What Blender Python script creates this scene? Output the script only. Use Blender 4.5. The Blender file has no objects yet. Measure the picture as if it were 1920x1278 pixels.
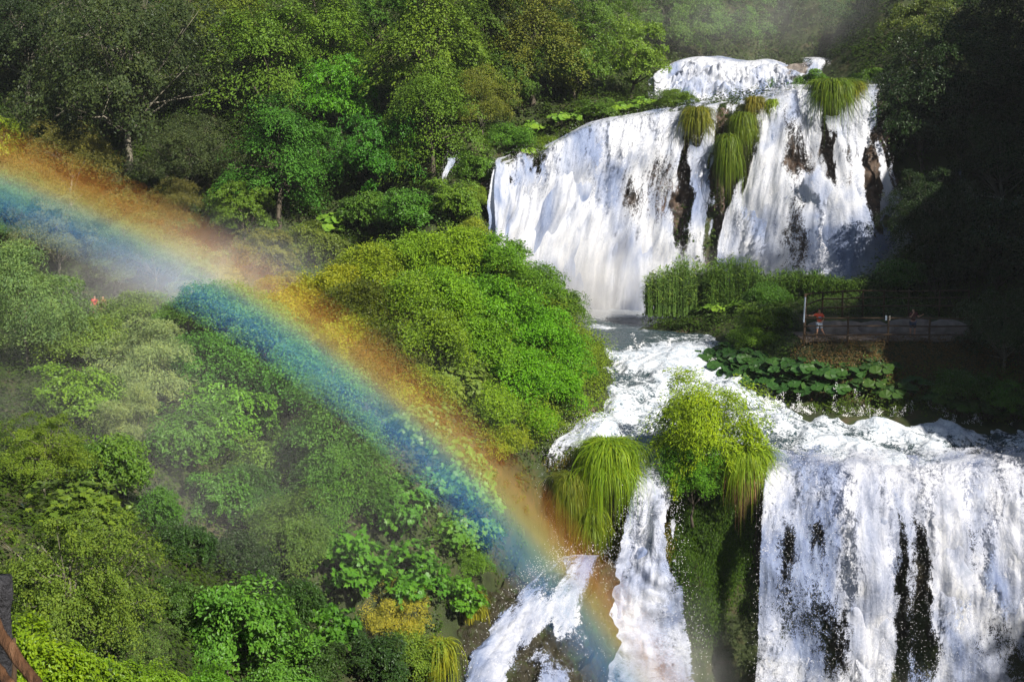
import bpy, math, random
import numpy as np
from mathutils import Vector, Matrix

SC = bpy.context.scene
COL = SC.collection
F = 2667.0                      # focal length in pixels of the 1920 px wide photograph
TH = math.radians(6.6)          # the camera looks a little down

# ------------------------------------------------------------------ camera
cd = bpy.data.cameras.new('camera')
cam = bpy.data.objects.new('camera', cd)
COL.objects.link(cam)
cam.location = (0, 0, 0)
cam.rotation_euler = (math.radians(90) - TH, 0, 0)
cd.sensor_width = 36
cd.lens = F / 1920 * 36
cd.clip_start = 0.1
cd.clip_end = 2000
SC.camera = cam

# ------------------------------------------------------------------ world, sun, exposure
SUN_EL = math.radians(37.5)
SUN_AZ = math.radians(37.5)     # to the right of straight behind the camera
SUN = Vector((math.sin(SUN_AZ) * math.cos(SUN_EL), -math.cos(SUN_AZ) * math.cos(SUN_EL), math.sin(SUN_EL)))
w = bpy.data.worlds.new('World')
SC.world = w
w.use_nodes = True
wn = w.node_tree
sky = wn.nodes.new('ShaderNodeTexSky')
sky.sky_type = 'NISHITA'
sky.sun_disc = False
sky.sun_elevation = SUN_EL
sky.sun_rotation = math.atan2(SUN.x, SUN.y)
bg = wn.nodes['Background']
bg.inputs['Strength'].default_value = 0.05
wn.links.new(sky.outputs[0], bg.inputs['Color'])
sl = bpy.data.lights.new('sun', 'SUN')
sl.energy = 5.0
sl.angle = math.radians(0.5)
sl.color = (1.0, 0.93, 0.82)
so = bpy.data.objects.new('sun', sl)
COL.objects.link(so)
so.rotation_euler = (-SUN).to_track_quat('-Z', 'Y').to_euler()
SC.view_settings.view_transform = 'Standard'
SC.view_settings.look = 'None'
SC.view_settings.gamma = 1
SC.view_settings.exposure = 0.7
cy = SC.cycles
cy.max_bounces = 8
cy.diffuse_bounces = 2
cy.glossy_bounces = 2
cy.transmission_bounces = 4
cy.transparent_max_bounces = 24
cy.volume_bounces = 0
cy.use_denoising = True
cy.use_adaptive_sampling = True
cy.adaptive_threshold = 0.02
cy.caustics_reflective = False
cy.caustics_refractive = False
SC.render.use_persistent_data = False

# ------------------------------------------------------------------ helpers
CT, ST = math.cos(TH), math.sin(TH)


def at(px, py, Y):
    """the world point seen at photo pixel (px, py) at forward distance Y (arrays work too)"""
    px, py, Y = np.asarray(px, float), np.asarray(py, float), np.asarray(Y, float)
    xc, yc = (px - 960) / F, (639 - py) / F
    dy, dz = CT + yc * ST, -ST + yc * CT
    k = Y / dy
    return np.stack([xc * k, Y + 0 * k, dz * k], -1)


def pix(p):
    """photo pixel of world points (N,3)"""
    f = p[..., 1] * CT - p[..., 2] * ST
    u = p[..., 1] * ST + p[..., 2] * CT
    return 960 + F * p[..., 0] / f, 639 - F * u / f


def _hash(ix, iy, iz, seed):
    h = (ix * 374761393 + iy * 668265263 + iz * 2147483647 + seed * 1274126177) & 0xFFFFFFFF
    h = ((h ^ (h >> 13)) * 1103515245) & 0xFFFFFFFF
    h = ((h ^ (h >> 16)) * 2246822519) & 0xFFFFFFFF
    return ((h ^ (h >> 15)) & 0xFFFFFF) / float(0xFFFFFF)


def vnoise(x, y, z=0.0, seed=0):
    x, y, z = np.broadcast_arrays(np.asarray(x, float), y, z)
    x0, y0, z0 = np.floor(x).astype(np.int64), np.floor(y).astype(np.int64), np.floor(z).astype(np.int64)
    fx, fy, fz = x - x0, y - y0, z - z0
    sx, sy, sz = fx * fx * (3 - 2 * fx), fy * fy * (3 - 2 * fy), fz * fz * (3 - 2 * fz)
    r = 0
    for a in (0, 1):
        for b in (0, 1):
            for c in (0, 1):
                r = r + _hash(x0 + a, y0 + b, z0 + c, seed) * (sx if a else 1 - sx) * (sy if b else 1 - sy) * (sz if c else 1 - sz)
    return r * 2 - 1


def fbm(x, y, z=0.0, seed=0, oct=4, gain=0.5):
    r, a = 0, 1.0
    for k in range(oct):
        r = r + a * vnoise(np.asarray(x) * 2 ** k, np.asarray(y) * 2 ** k, np.asarray(z) * 2 ** k, seed + k * 7)
        a *= gain
    return r


def tag(o, label=None, cat=None, group=None, kind=None):
    for k, v in (('label', label), ('category', cat), ('group', group), ('kind', kind)):
        if v:
            o[k] = v
    return o


def empty(name, loc, label=None, cat=None, group=None):
    o = bpy.data.objects.new(name, None)
    COL.objects.link(o)
    o.location = loc
    o.empty_display_size = 0.3
    return tag(o, label, cat, group)


def np_mesh(name, V, faces_flat, counts, mats, face_attr=None, pt_attr=None, smooth=False, mat_idx=None):
    """mesh from numpy: V (N,3), flat loop indices, per-face corner counts"""
    me = bpy.data.meshes.new(name)
    V = np.ascontiguousarray(V, np.float32)
    L = np.ascontiguousarray(faces_flat, np.int32).ravel()
    counts = np.asarray(counts, np.int32)
    me.vertices.add(len(V))
    me.vertices.foreach_set('co', V.ravel())
    me.loops.add(len(L))
    me.loops.foreach_set('vertex_index', L)
    me.polygons.add(len(counts))
    st = np.zeros(len(counts), np.int32)
    st[1:] = np.cumsum(counts)[:-1]
    me.polygons.foreach_set('loop_start', st)
    me.polygons.foreach_set('loop_total', counts)
    if mat_idx is not None:
        me.polygons.foreach_set('material_index', np.asarray(mat_idx, np.int32))
    me.update(calc_edges=True)
    for m in (mats if isinstance(mats, (list, tuple)) else [mats]):
        me.materials.append(m)
    for k, v in (face_attr or {}).items():
        a = me.attributes.new(k, 'FLOAT', 'FACE')
        a.data.foreach_set('value', np.ascontiguousarray(v, np.float32))
    for k, v in (pt_attr or {}).items():
        v = np.asarray(v)
        if v.ndim == 2:
            a = me.attributes.new(k, 'FLOAT_VECTOR', 'POINT')
            a.data.foreach_set('vector', np.ascontiguousarray(v, np.float32).ravel())
        else:
            a = me.attributes.new(k, 'FLOAT', 'POINT')
            a.data.foreach_set('value', np.ascontiguousarray(v, np.float32))
    me.polygons.foreach_set('use_smooth', np.full(len(counts), smooth))
    return me


def link(name, me, parent=None, loc=None):
    o = bpy.data.objects.new(name, me)
    COL.objects.link(o)
    if parent is not None:
        o.parent = parent
    if loc is not None:
        o.location = loc
    return o


class Geo:
    """collects polygons into one mesh"""
    def __init__(s):
        s.V, s.L, s.C, s.n, s.A = [], [], [], 0, []

    def add(s, V, faces, a=0.0):
        V = np.asarray(V, float).reshape(-1, 3)
        for f in faces:
            s.L.extend(int(i) + s.n for i in f)
            s.C.append(len(f))
            s.A.append(a)
        s.V.append(V)
        s.n += len(V)

    def add_uniform(s, V, F_, a):
        """V (N,3) with faces array (M,k)"""
        s.V.append(V)
        s.L.extend((F_ + s.n).ravel().tolist())
        s.C.extend([F_.shape[1]] * len(F_))
        s.A.extend(list(a) if np.ndim(a) else [a] * len(F_))
        s.n += len(V)

    def tube(s, pts, radii, sides=6, wob=0.0, rng=None, a=0.0):
        pts = [Vector(p) for p in pts]
        rings = []
        t0 = (pts[1] - pts[0]).normalized()
        ref = Vector((1, 0, 0)) if abs(t0.x) < .8 else Vector((0, 1, 0))
        for i, p in enumerate(pts):
            t = (pts[min(i + 1, len(pts) - 1)] - pts[max(i - 1, 0)]).normalized()
            b = t.cross(ref).normalized()
            c = t.cross(b)
            for k in range(sides):
                an = 2 * math.pi * k / sides
                r = radii[i] * (1 + (rng.uniform(-wob, wob) if rng and wob else 0))
                rings.append(tuple(p + b * math.cos(an) * r + c * math.sin(an) * r))
        fs = []
        for i in range(len(pts) - 1):
            for k in range(sides):
                a0, a1 = i * sides + k, i * sides + (k + 1) % sides
                fs.append((a0, a1, a1 + sides, a0 + sides))
        fs.append(tuple(range(sides))[::-1])
        fs.append(tuple((len(pts) - 1) * sides + k for k in range(sides)))
        s.add(rings, fs, a)

    def box(s, c, size, rot=None):
        c = Vector(c)
        v = []
        for dx in (-.5, .5):
            for dy in (-.5, .5):
                for dz in (-.5, .5):
                    p = Vector((dx * size[0], dy * size[1], dz * size[2]))
                    if rot:
                        p = rot @ p
                    v.append(tuple(c + p))
        s.add(v, [(0, 1, 3, 2), (4, 6, 7, 5), (0, 4, 5, 1), (2, 3, 7, 6), (0, 2, 6, 4), (1, 5, 7, 3)])

    def mesh(s, name, mat, smooth=False):
        return np_mesh(name, np.concatenate(s.V), s.L, s.C, mat, face_attr={'tint': s.A}, smooth=smooth)


# ------------------------------------------------------------------ materials
def new_mat(name):
    m = bpy.data.materials.new(name)
    m.use_nodes = True
    nt = m.node_tree
    nt.nodes.clear()
    out = nt.nodes.new('ShaderNodeOutputMaterial')
    return m, nt, out


def N(nt, t, **kw):
    n = nt.nodes.new(t)
    for k, v in kw.items():
        if hasattr(n, k):
            setattr(n, k, v)
    return n


def math_n(nt, op, a, b=None, c=None, clamp=False):
    n = nt.nodes.new('ShaderNodeMath')
    n.operation = op
    n.use_clamp = clamp
    for i, v in enumerate((a, b, c)):
        if v is None:
            continue
        if hasattr(v, 'is_linked') or hasattr(v, 'links'):
            nt.links.new(v, n.inputs[i])
        else:
            n.inputs[i].default_value = v
    return n.outputs[0]


def noise_n(nt, vec, scale, detail=3, rough=0.55, dist=0.0):
    n = nt.nodes.new('ShaderNodeTexNoise')
    n.inputs['Scale'].default_value = scale
    n.inputs['Detail'].default_value = detail
    n.inputs['Roughness'].default_value = rough
    n.inputs['Distortion'].default_value = dist
    if vec is not None:
        nt.links.new(vec, n.inputs['Vector'])
    return n.outputs['Fac']


def ramp_n(nt, fac, stops):
    r = nt.nodes.new('ShaderNodeValToRGB')
    el = r.color_ramp.elements
    el[0].position, el[0].color = stops[0][0], (*stops[0][1], 1)
    el[1].position, el[1].color = stops[-1][0], (*stops[-1][1], 1)
    for p, c in stops[1:-1]:
        e = el.new(p)
        e.color = (*c, 1)
    nt.links.new(fac, r.inputs[0])
    return r.outputs['Color']


def leaf_mat(name, use_obj=True, col=(.06, .12, .02), var=0.7, trans=0.28, gloss=0.05, yel=(1.45, 1.2, .8)):
    """leaf colour = the plant's own colour, varied leaf by leaf"""
    m, nt, out = new_mat(name)
    L = nt.links
    if use_obj:
        oi = N(nt, 'ShaderNodeObjectInfo')
        base = oi.outputs['Color']
    else:
        rgb = N(nt, 'ShaderNodeRGB')
        rgb.outputs[0].default_value = (*col, 1)
        base = rgb.outputs[0]
    at_ = N(nt, 'ShaderNodeAttribute', attribute_name='tint')
    geo = N(nt, 'ShaderNodeTexCoord')
    big = noise_n(nt, geo.outputs['Object'], 0.9, 2)
    t = math_n(nt, 'ADD', math_n(nt, 'MULTIPLY', at_.outputs['Fac'], 0.6), math_n(nt, 'MULTIPLY', big, 0.5))
    k = ramp_n(nt, t, [(0.12, (1 - var, 1 - var * .9, 1 - var * .6)), (0.5, (1, 1, 1)), (0.95, yel)])
    mul = N(nt, 'ShaderNodeMix', data_type='RGBA', blend_type='MULTIPLY')
    mul.inputs[0].default_value = 1
    L.new(base, mul.inputs[6])
    L.new(k, mul.inputs[7])
    c = mul.outputs[2]
    d = N(nt, 'ShaderNodeBsdfDiffuse')
    tr = N(nt, 'ShaderNodeBsdfTranslucent')
    L.new(c, d.inputs['Color'])
    tc = N(nt, 'ShaderNodeMix', data_type='RGBA', blend_type='MULTIPLY')
    tc.inputs[0].default_value = 1
    tc.inputs[7].default_value = (1.5, 1.45, .6, 1)
    L.new(c, tc.inputs[6])
    L.new(tc.outputs[2], tr.inputs['Color'])
    mx = N(nt, 'ShaderNodeMixShader')
    mx.inputs[0].default_value = trans
    L.new(d.outputs[0], mx.inputs[1])
    L.new(tr.outputs[0], mx.inputs[2])
    g = N(nt, 'ShaderNodeBsdfGlossy')
    g.inputs['Roughness'].default_value = 0.42
    g.inputs['Color'].default_value = (.8, .85, .8, 1)
    fr = N(nt, 'ShaderNodeFresnel')
    fr.inputs['IOR'].default_value = 1.4
    mg = N(nt, 'ShaderNodeMixShader')
    L.new(math_n(nt, 'MULTIPLY', fr.outputs[0], gloss * 8, clamp=True), mg.inputs[0])
    L.new(mx.outputs[0], mg.inputs[1])
    L.new(g.outputs[0], mg.inputs[2])
    L.new(mg.outputs[0], out.inputs['Surface'])
    return m


def surf_mat(name, stops, scale=2.0, rough=0.9, bump=0.4, detail=6, spec=0.3, coord='Object', stretch=(1, 1, 1)):
    m, nt, out = new_mat(name)
    L = nt.links
    tc = N(nt, 'ShaderNodeTexCoord')
    mp = N(nt, 'ShaderNodeMapping')
    mp.inputs['Scale'].default_value = stretch
    L.new(tc.outputs[coord], mp.inputs[0])
    n = noise_n(nt, mp.outputs[0], scale, detail, 0.65, 0.3)
    col = ramp_n(nt, n, stops)
    b = N(nt, 'ShaderNodeBsdfPrincipled')
    b.inputs['Roughness'].default_value = rough
    b.inputs['Specular IOR Level'].default_value = spec
    L.new(col, b.inputs['Base Color'])
    bp = N(nt, 'ShaderNodeBump')
    bp.inputs['Strength'].default_value = bump
    bp.inputs['Distance'].default_value = 0.1
    L.new(noise_n(nt, mp.outputs[0], scale * 4, 5, 0.7), bp.inputs['Height'])
    L.new(bp.outputs[0], b.inputs['Normal'])
    L.new(b.outputs[0], out.inputs['Surface'])
    return m


M_LEAF = leaf_mat('leaf')
M_LEAF_SHINY = leaf_mat('broad_leaf', gloss=0.08, var=.3, trans=.36)
M_BLADE = leaf_mat('grass_blade', var=.6, trans=.3, yel=(1.45, 1.1, .9))
M_BARK = surf_mat('bark', [(.3, (.045, .035, .025)), (.6, (.13, .11, .085)), (.8, (.24, .22, .18))], 3, stretch=(3, 3, .6))
M_PALEBARK = surf_mat('pale_bark', [(.3, (.10, .09, .07)), (.7, (.26, .24, .19))], 3, stretch=(3, 3, .6))
M_SOIL = surf_mat('soil', [(.3, (.018, .022, .010)), (.5, (.035, .05, .015)), (.7, (.07, .055, .03))], .8)
M_EARTH = surf_mat('earth', [(.3, (.06, .04, .022)), (.6, (.12, .08, .05)), (.75, (.05, .07, .025))], 2.5)
M_ROCK = surf_mat('wet_rock', [(.28, (.012, .010, .008)), (.45, (.04, .028, .02)), (.6, (.10, .065, .045)), (.75, (.035, .045, .015))], 2.0, rough=.4, bump=1.0, detail=10, stretch=(1, 1, .55))
M_MOSSROCK = surf_mat('mossy_rock', [(.3, (.012, .012, .008)), (.5, (.035, .03, .016)), (.7, (.035, .055, .012))], 2.2, rough=.5, bump=1.0, detail=10, stretch=(1, 1, .5))
M_BOULDER = surf_mat('boulder', [(.3, (.11, .09, .08)), (.6, (.25, .22, .195))], 1.2, rough=.85)
M_PATH = surf_mat('path', [(.3, (.10, .070, .052)), (.5, (.15, .115, .09)), (.7, (.27, .225, .195))], 1.1)
M_WOOD = surf_mat('old_wood', [(.3, (.035, .022, .014)), (.7, (.10, .065, .04))], 6, stretch=(1, 1, .2))
M_LOG = surf_mat('log_wood', [(.25, (.03, .016, .01)), (.5, (.16, .08, .04)), (.7, (.32, .18, .10))], 9, rough=.6, bump=.8, stretch=(2, .4, .4))
M_CHAR = surf_mat('charred_wood', [(.3, (.02, .02, .022)), (.7, (.13, .13, .15))], 14, rough=.6, bump=1.0)
# ------------------------------------------------------------------ terrain
CP = []                          # ground control points (x, y, z)


def cpx(*rows):
    for px, py, Y in rows:
        CP.append(tuple(at(px, py, Y)))


def lip_y(px):
    return float(np.interp(px, [880, 930, 1000, 1060, 1110, 1200, 1290, 1345, 1430, 1480, 1540, 1600, 1660],
                           [330, 312, 296, 268, 243, 226, 212, 200, 192, 175, 178, 175, 175]))


# far slope behind everything, left of the falls
for x in np.arange(-95, 100, 9.5):
    for Y in (98, 106, 114, 124, 136, 150, 175, 210):
        if -4 < x < 34 and Y < 140:
            continue
        s = .8 if x < 30 else .8
        base = -9.5 if x < 15 else -6
        CP.append((x, Y, base + (Y - 98) * s + 1.2 * math.sin(x * .35 + Y * .2)))
# valley behind the mound (path with walkers)
for x, Y, z in ((-34, 92, -9.6), (-26, 94, -9.6), (-18, 94, -9.8), (-10, 94, -10.2), (-3, 95, -11.5), (-30, 98, -8.8), (-22, 99, -8.8), (-12, 99, -9), (-45, 88, -8), (-60, 85, -3), (-75, 80, 3)):
    CP.append((x, Y, z))
# river bed and pool
cpx((1090, 640, 93), (1300, 640, 93), (1150, 720, 84), (1300, 720, 84), (1200, 800, 77), (1500, 850, 75), (1700, 860, 74), (1900, 860, 74), (1100, 610, 99), (1250, 610, 100), (2100, 860, 74))
for px in (1000, 1100, 1200, 1300, 1450, 1600):
    p = at(px, 640, 105)
    CP.append(tuple(p))
    p = at(px, lip_y(px) + 18, 110.5)
    CP.append(tuple(p))
    p = at(px, lip_y(px) + 6, 114)
    CP.append(tuple(p))
# plateau between the two upper falls and left of them
cpx((900, 250, 108.5), (950, 225, 111), (1040, 215, 114), (1130, 200, 117), (1200, 185, 120), (1000, 190, 117), (1100, 150, 124),
    (1180, 140, 130), (1000, 120, 127), (860, 330, 103.5), (880, 440, 100.5), (905, 380, 102.5), (800, 420, 100),
    (1250, 212, 122), (1400, 207, 122), (1550, 185, 118), (1640, 165, 116), (1250, 222, 130), (1350, 222, 130), (1450, 222, 130), (1540, 200, 130), (1250, 150, 138.5), (1300, 130, 139.5), (1450, 132, 139.5), (1600, 125, 142), (1300, 90, 148),
    (1450, 90, 148), (1600, 85, 146), (1200, 80, 145), (1750, 60, 135), (1700, 120, 125), (1400, 20, 165), (1600, 10, 165))
# the mound
cpx((870, 480, 83), (720, 500, 80), (1000, 535, 86), (1050, 590, 86), (600, 550, 78), (480, 575, 78), (330, 590, 80), (180, 595, 86), (50, 650, 80), (-100, 640, 80),
    (960, 505, 80), (1085, 640, 83), (1105, 740, 78), (1080, 800, 73.5), (1020, 840, 71), (900, 800, 66.5), (960, 690, 72), (860, 590, 75.5), (760, 690, 66.5), (650, 620, 72.5), (1040, 640, 77), (870, 700, 68.5))
# slope below the mound
cpx((850, 920, 63.5), (930, 980, 64), (890, 1110, 61), (800, 1250, 56.5), (500, 660, 72), (300, 660, 71), (150, 720, 66), (0, 760, 62), (-150, 760, 60),
    (640, 860, 62), (400, 850, 59), (200, 850, 54), (50, 880, 50), (430, 980, 61), (440, 1120, 57), (650, 1060, 56.5), (720, 1210, 52), (560, 1290, 47),
    (150, 1010, 44), (180, 1160, 40), (60, 1330, 33), (400, 1310, 41), (-150, 1000, 40), (320, 1050, 52), (-300, 900, 48), (0, 1600, 26), (500, 1600, 38), (800, 1500, 47))
# gorge
for x in (-6, 2, 10, 20, 30):
    for Y in (30, 45, 56):
        CP.append((x, Y, -33 if x > -4 else -28))
for px in (1000, 1150, 1330, 1500, 1700, 1900, 2100):
    CP.append(tuple(at(px, 1650, 63.5)))
    CP.append(tuple(at(px, 930, 71.5)))
# viewpoint ledge
for x in (-14, -7, 0, 7, 14):
    CP += [(x, -14, -1.7), (x, -4, -1.7), (x, 2.5, -1.75), (x, 26, -22)]
for x in (-14, -9, -5.5, -3.5):
    CP += [(x, 8, -3.6), (x, 13, -5.5), (x, 18, -9.5)]
for x in (2, 7, 14):
    CP += [(x, 8, -6.5), (x, 14, -13)]
# right bank, platform, slope under the dark trees
cpx((1400, 625, 90), (1440, 600, 92), (1300, 590, 97.5), (1230, 600, 98), (1400, 560, 97), (1500, 560, 95), (1380, 690, 84.5), (1480, 700, 82), (1560, 745, 80), (1700, 750, 79.5),
    (1850, 770, 79), (1960, 780, 79), (1340, 700, 84.2), (1900, 640, 86), (1400, 735, 82))
for x in (17, 20, 23, 26, 30):
    CP += [(x, 82, -9.55), (x, 85, -9.5), (x, 90, -8.55), (x, 80.8, -10.2)]
CP += [(16.2, 84, -9.9), (15, 84.5, -10.6)]
cpx((1650, 520, 95), (1700, 450, 99), (1760, 400, 100), (1700, 300, 108), (1800, 200, 110), (1900, 100, 112), (1900, 420, 98), (2000, 300, 96), (2100, 600, 84))
# right-hand ridge outside the picture that keeps the right bank in the shade
for Y in (36, 44, 52, 60, 70, 82, 95, 104):
    hi = 1.0 if Y > 50 else .12 if Y < 46 else .5
    CP += [(31, Y, -14), (37, Y, -4 - 6 * (1 - hi)), (43, Y, (18 + .06 * (Y - 50) + 8 * (Y > 90)) * hi - 9 * (1 - hi)), (50, Y, (24 + 12 * (Y > 90)) * hi - 5 * (1 - hi)), (62, Y, 31 * hi), (90, Y, 42 * hi)]
for Y in (10, 22):
    CP += [(31, Y, -20), (43, Y, -6), (60, Y, 4), (90, Y, 14)]
CP += [(-90, 40, 18), (-60, 50, 2), (-45, 60, -6), (-90, 60, 16), (-40, 30, -12), (-60, 20, -2), (-90, 0, 10), (90, 0, 10), (-120, 110, 25), (-30, 10, -4), (30, 0, -2),
       (-80, -60, 4), (80, -60, 4), (0, -60, 0), (-35, 45, -16), (-40, 55, -12)]
CPA = np.array(CP)
_, _u = np.unique(np.round(CPA[:, :2], 2), axis=0, return_index=True)
CPA = CPA[_u]
_D = np.hypot(CPA[:, None, 0] - CPA[None, :, 0], CPA[:, None, 1] - CPA[None, :, 1])
_n = len(CPA)
_A = np.zeros((_n + 3, _n + 3))
_A[:_n, :_n] = -_D + 0.0 * np.eye(_n)
_P = np.c_[np.ones(_n), CPA[:, :2]]
_A[:_n, _n:] = _P
_A[_n:, :_n] = _P.T
_W = np.linalg.solve(_A, np.r_[CPA[:, 2], 0, 0, 0])
GX = np.arange(-130, 130.1, 0.5)
GY = np.arange(-70, 230.1, 0.5)


def _rbf(x, y):
    out = np.zeros(len(x))
    for i in range(0, len(x), 20000):
        xs, ys = x[i:i + 20000], y[i:i + 20000]
        d = np.hypot(xs[:, None] - CPA[None, :, 0], ys[:, None] - CPA[None, :, 1])
        out[i:i + 20000] = -d @ _W[:_n] + _W[_n] + _W[_n + 1] * xs + _W[_n + 2] * ys
    return out


# evaluated coarse then interpolated: 1 m grid
cx, cyy = np.arange(-130, 131, 1.0), np.arange(-70, 231, 1.0)
_cx, _cy = np.meshgrid(cx, cyy, indexing='ij')
_h = _rbf(_cx.ravel(), _cy.ravel()).reshape(_cx.shape)
_k = np.array([.25, .5, .25])
_h[1:-1] = _k[0] * _h[:-2] + _k[1] * _h[1:-1] + _k[2] * _h[2:]
_h[:, 1:-1] = _k[0] * _h[:, :-2] + _k[1] * _h[:, 1:-1] + _k[2] * _h[:, 2:]
# walkway kept flat
_m = (_cx > 16.6) & (_cx < 34) & (_cy > 81) & (_cy < 87.5)
_h[_m] = -9.5


def ground(x, y):
    x, y = np.asarray(x, float), np.asarray(y, float)
    i = np.clip((x + 130), 0, 259.999)
    j = np.clip((y + 70), 0, 299.999)
    i0, j0 = i.astype(int), j.astype(int)
    fi, fj = i - i0, j - j0
    return (_h[i0, j0] * (1 - fi) * (1 - fj) + _h[i0 + 1, j0] * fi * (1 - fj) + _h[i0, j0 + 1] * (1 - fi) * fj + _h[i0 + 1, j0 + 1] * fi * fj)


def grid_faces(nu, nv):
    i, j = np.meshgrid(np.arange(nu - 1), np.arange(nv - 1), indexing='ij')
    a = (i * nv + j).ravel()
    return np.stack([a, a + nv, a + nv + 1, a + 1], 1)


_gx, _gy = np.meshgrid(GX, GY, indexing='ij')
_gz = ground(_gx, _gy) + 0.18 * fbm(_gx * .5, _gy * .5, seed=3) * ~((_gx > 15.5) & (_gx < 34) & (_gy > 80.5) & (_gy < 88))
gv = np.stack([_gx, _gy, _gz], -1).reshape(-1, 3)
gf = grid_faces(len(GX), len(GY))
tag(link('ground', np_mesh('ground', gv, gf, [4] * len(gf), M_SOIL, smooth=True)), kind='structure')
# the land beyond, out to the horizon
fr = Geo()
rim = []
for r_, z_ in ((1.0, None), (2.2, 40), (9, 90)):
    ring = []
    for k in range(40):
        a = 2 * math.pi * k / 40
        sx, sy = math.cos(a), math.sin(a)
        m_ = max(abs(sx), abs(sy))
        x, y = 130 * sx / m_, 80 + 150 * sy / m_
        z = float(ground(x, y)) - .3 if z_ is None else z_ + 12 * math.sin(k * 2.3)
        ring.append(((x) * r_, 80 + (y - 80) * r_, z))
    rim += ring
fr.add(rim, [(i * 40 + k, i * 40 + (k + 1) % 40, (i + 1) * 40 + (k + 1) % 40, (i + 1) * 40 + k) for i in range(2) for k in range(40)])
tag(link('hills', fr.mesh('hills', M_SOIL, True)), kind='structure')


def ray_ground(px, py, lift=0.0, y0=20.0, y1=200.0):
    """first point along the ray through the pixel that is `lift` above the ground"""
    Y = np.arange(y0, y1, 0.25)
    p = at(px, py, Y)
    d = p[:, 2] - ground(p[:, 0], p[:, 1]) - lift
    k = np.where(d < 0)[0]
    return p[k[0]] if len(k) else p[-1]


# ------------------------------------------------------------------ leaves
def leaf_geo(C, Nn, size, rng, kind='quad', along=None):
    """leaf polygons at centres C with normals Nn; returns V, F (same corner count), tint per face"""
    n = len(C)
    Nn = Nn / np.maximum(np.linalg.norm(Nn, axis=1, keepdims=True), 1e-6)
    r = rng.normal(size=(n, 3)) if along is None else along + rng.normal(size=(n, 3)) * .35
    T = r - (r * Nn).sum(1, keepdims=True) * Nn
    T /= np.maximum(np.linalg.norm(T, axis=1, keepdims=True), 1e-6)
    B = np.cross(Nn, T)
    s = (size * rng.uniform(.65, 1.25, n))[:, None]
    if kind == 'quad':
        tp = [(-.5, 0, 0), (.05, -.32, .05), (.55, 0, -.06), (.05, .32, .05)]
        fs = [(0, 1, 2, 3)]
    elif kind == 'long':
        tp = [(-.5, 0, 0), (.0, -.15, .03), (.6, 0, -.12), (.0, .15, .03)]
        fs = [(0, 1, 2, 3)]
    elif kind == 'oval':
        tp = [(-.5, 0, 0), (-.1, -.3, .07), (.3, -.22, .03), (.6, 0, -.08), (.3, .22, .03), (-.1, .3, .07)]
        fs = [(0, 1, 2, 3), (0, 3, 4, 5)]
    elif kind == 'fig':     # three to five rounded lobes
        pts = [(-.35, 0), (-.45, -.28), (-.18, -.5), (.0, -.26), (.3, -.46), (.22, -.15), (.62, 0)]
        pts = pts + [(a, -b) for a, b in pts[-2:0:-1]]
        tp = [(a, b, .12 * abs(b) - .12 * a * a) for a, b in pts] + [(.05, 0, 0)]
        m = len(pts)
        fs = [(k, (k + 1) % m, m) for k in range(m)]
    elif kind == 'round':   # butterbur: big round leaf, dished, with a notch
        m = 12
        tp = [(.5 * math.cos(2 * math.pi * (k + .5) / m) * (.72 if k in (5, 6) else 1), .5 * math.sin(2 * math.pi * (k + .5) / m), .03 * (-1) ** k - .02 + .05 * math.cos(4 * math.pi * k / m)) for k in range(m)] + [(-.12, 0, -.07)]
        fs = [(k, (k + 1) % m, m) for k in range(m)]
    tp = np.array(tp)
    V = C[:, None] + (T[:, None] * tp[None, :, :1] + B[:, None] * tp[None, :, 1:2] + Nn[:, None] * tp[None, :, 2:3]) * s[:, None]
    m = len(tp)
    fs = np.array(fs)
    Fa = (np.arange(n) * m)[:, None, None] + fs[None]
    t = np.repeat(rng.uniform(0, 1, n), len(fs))
    return V.reshape(-1, 3), Fa.reshape(-1, fs.shape[1]), t


def unit(n, rng):
    v = rng.normal(size=(n, 3))
    return v / np.linalg.norm(v, axis=1, keepdims=True)


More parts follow.
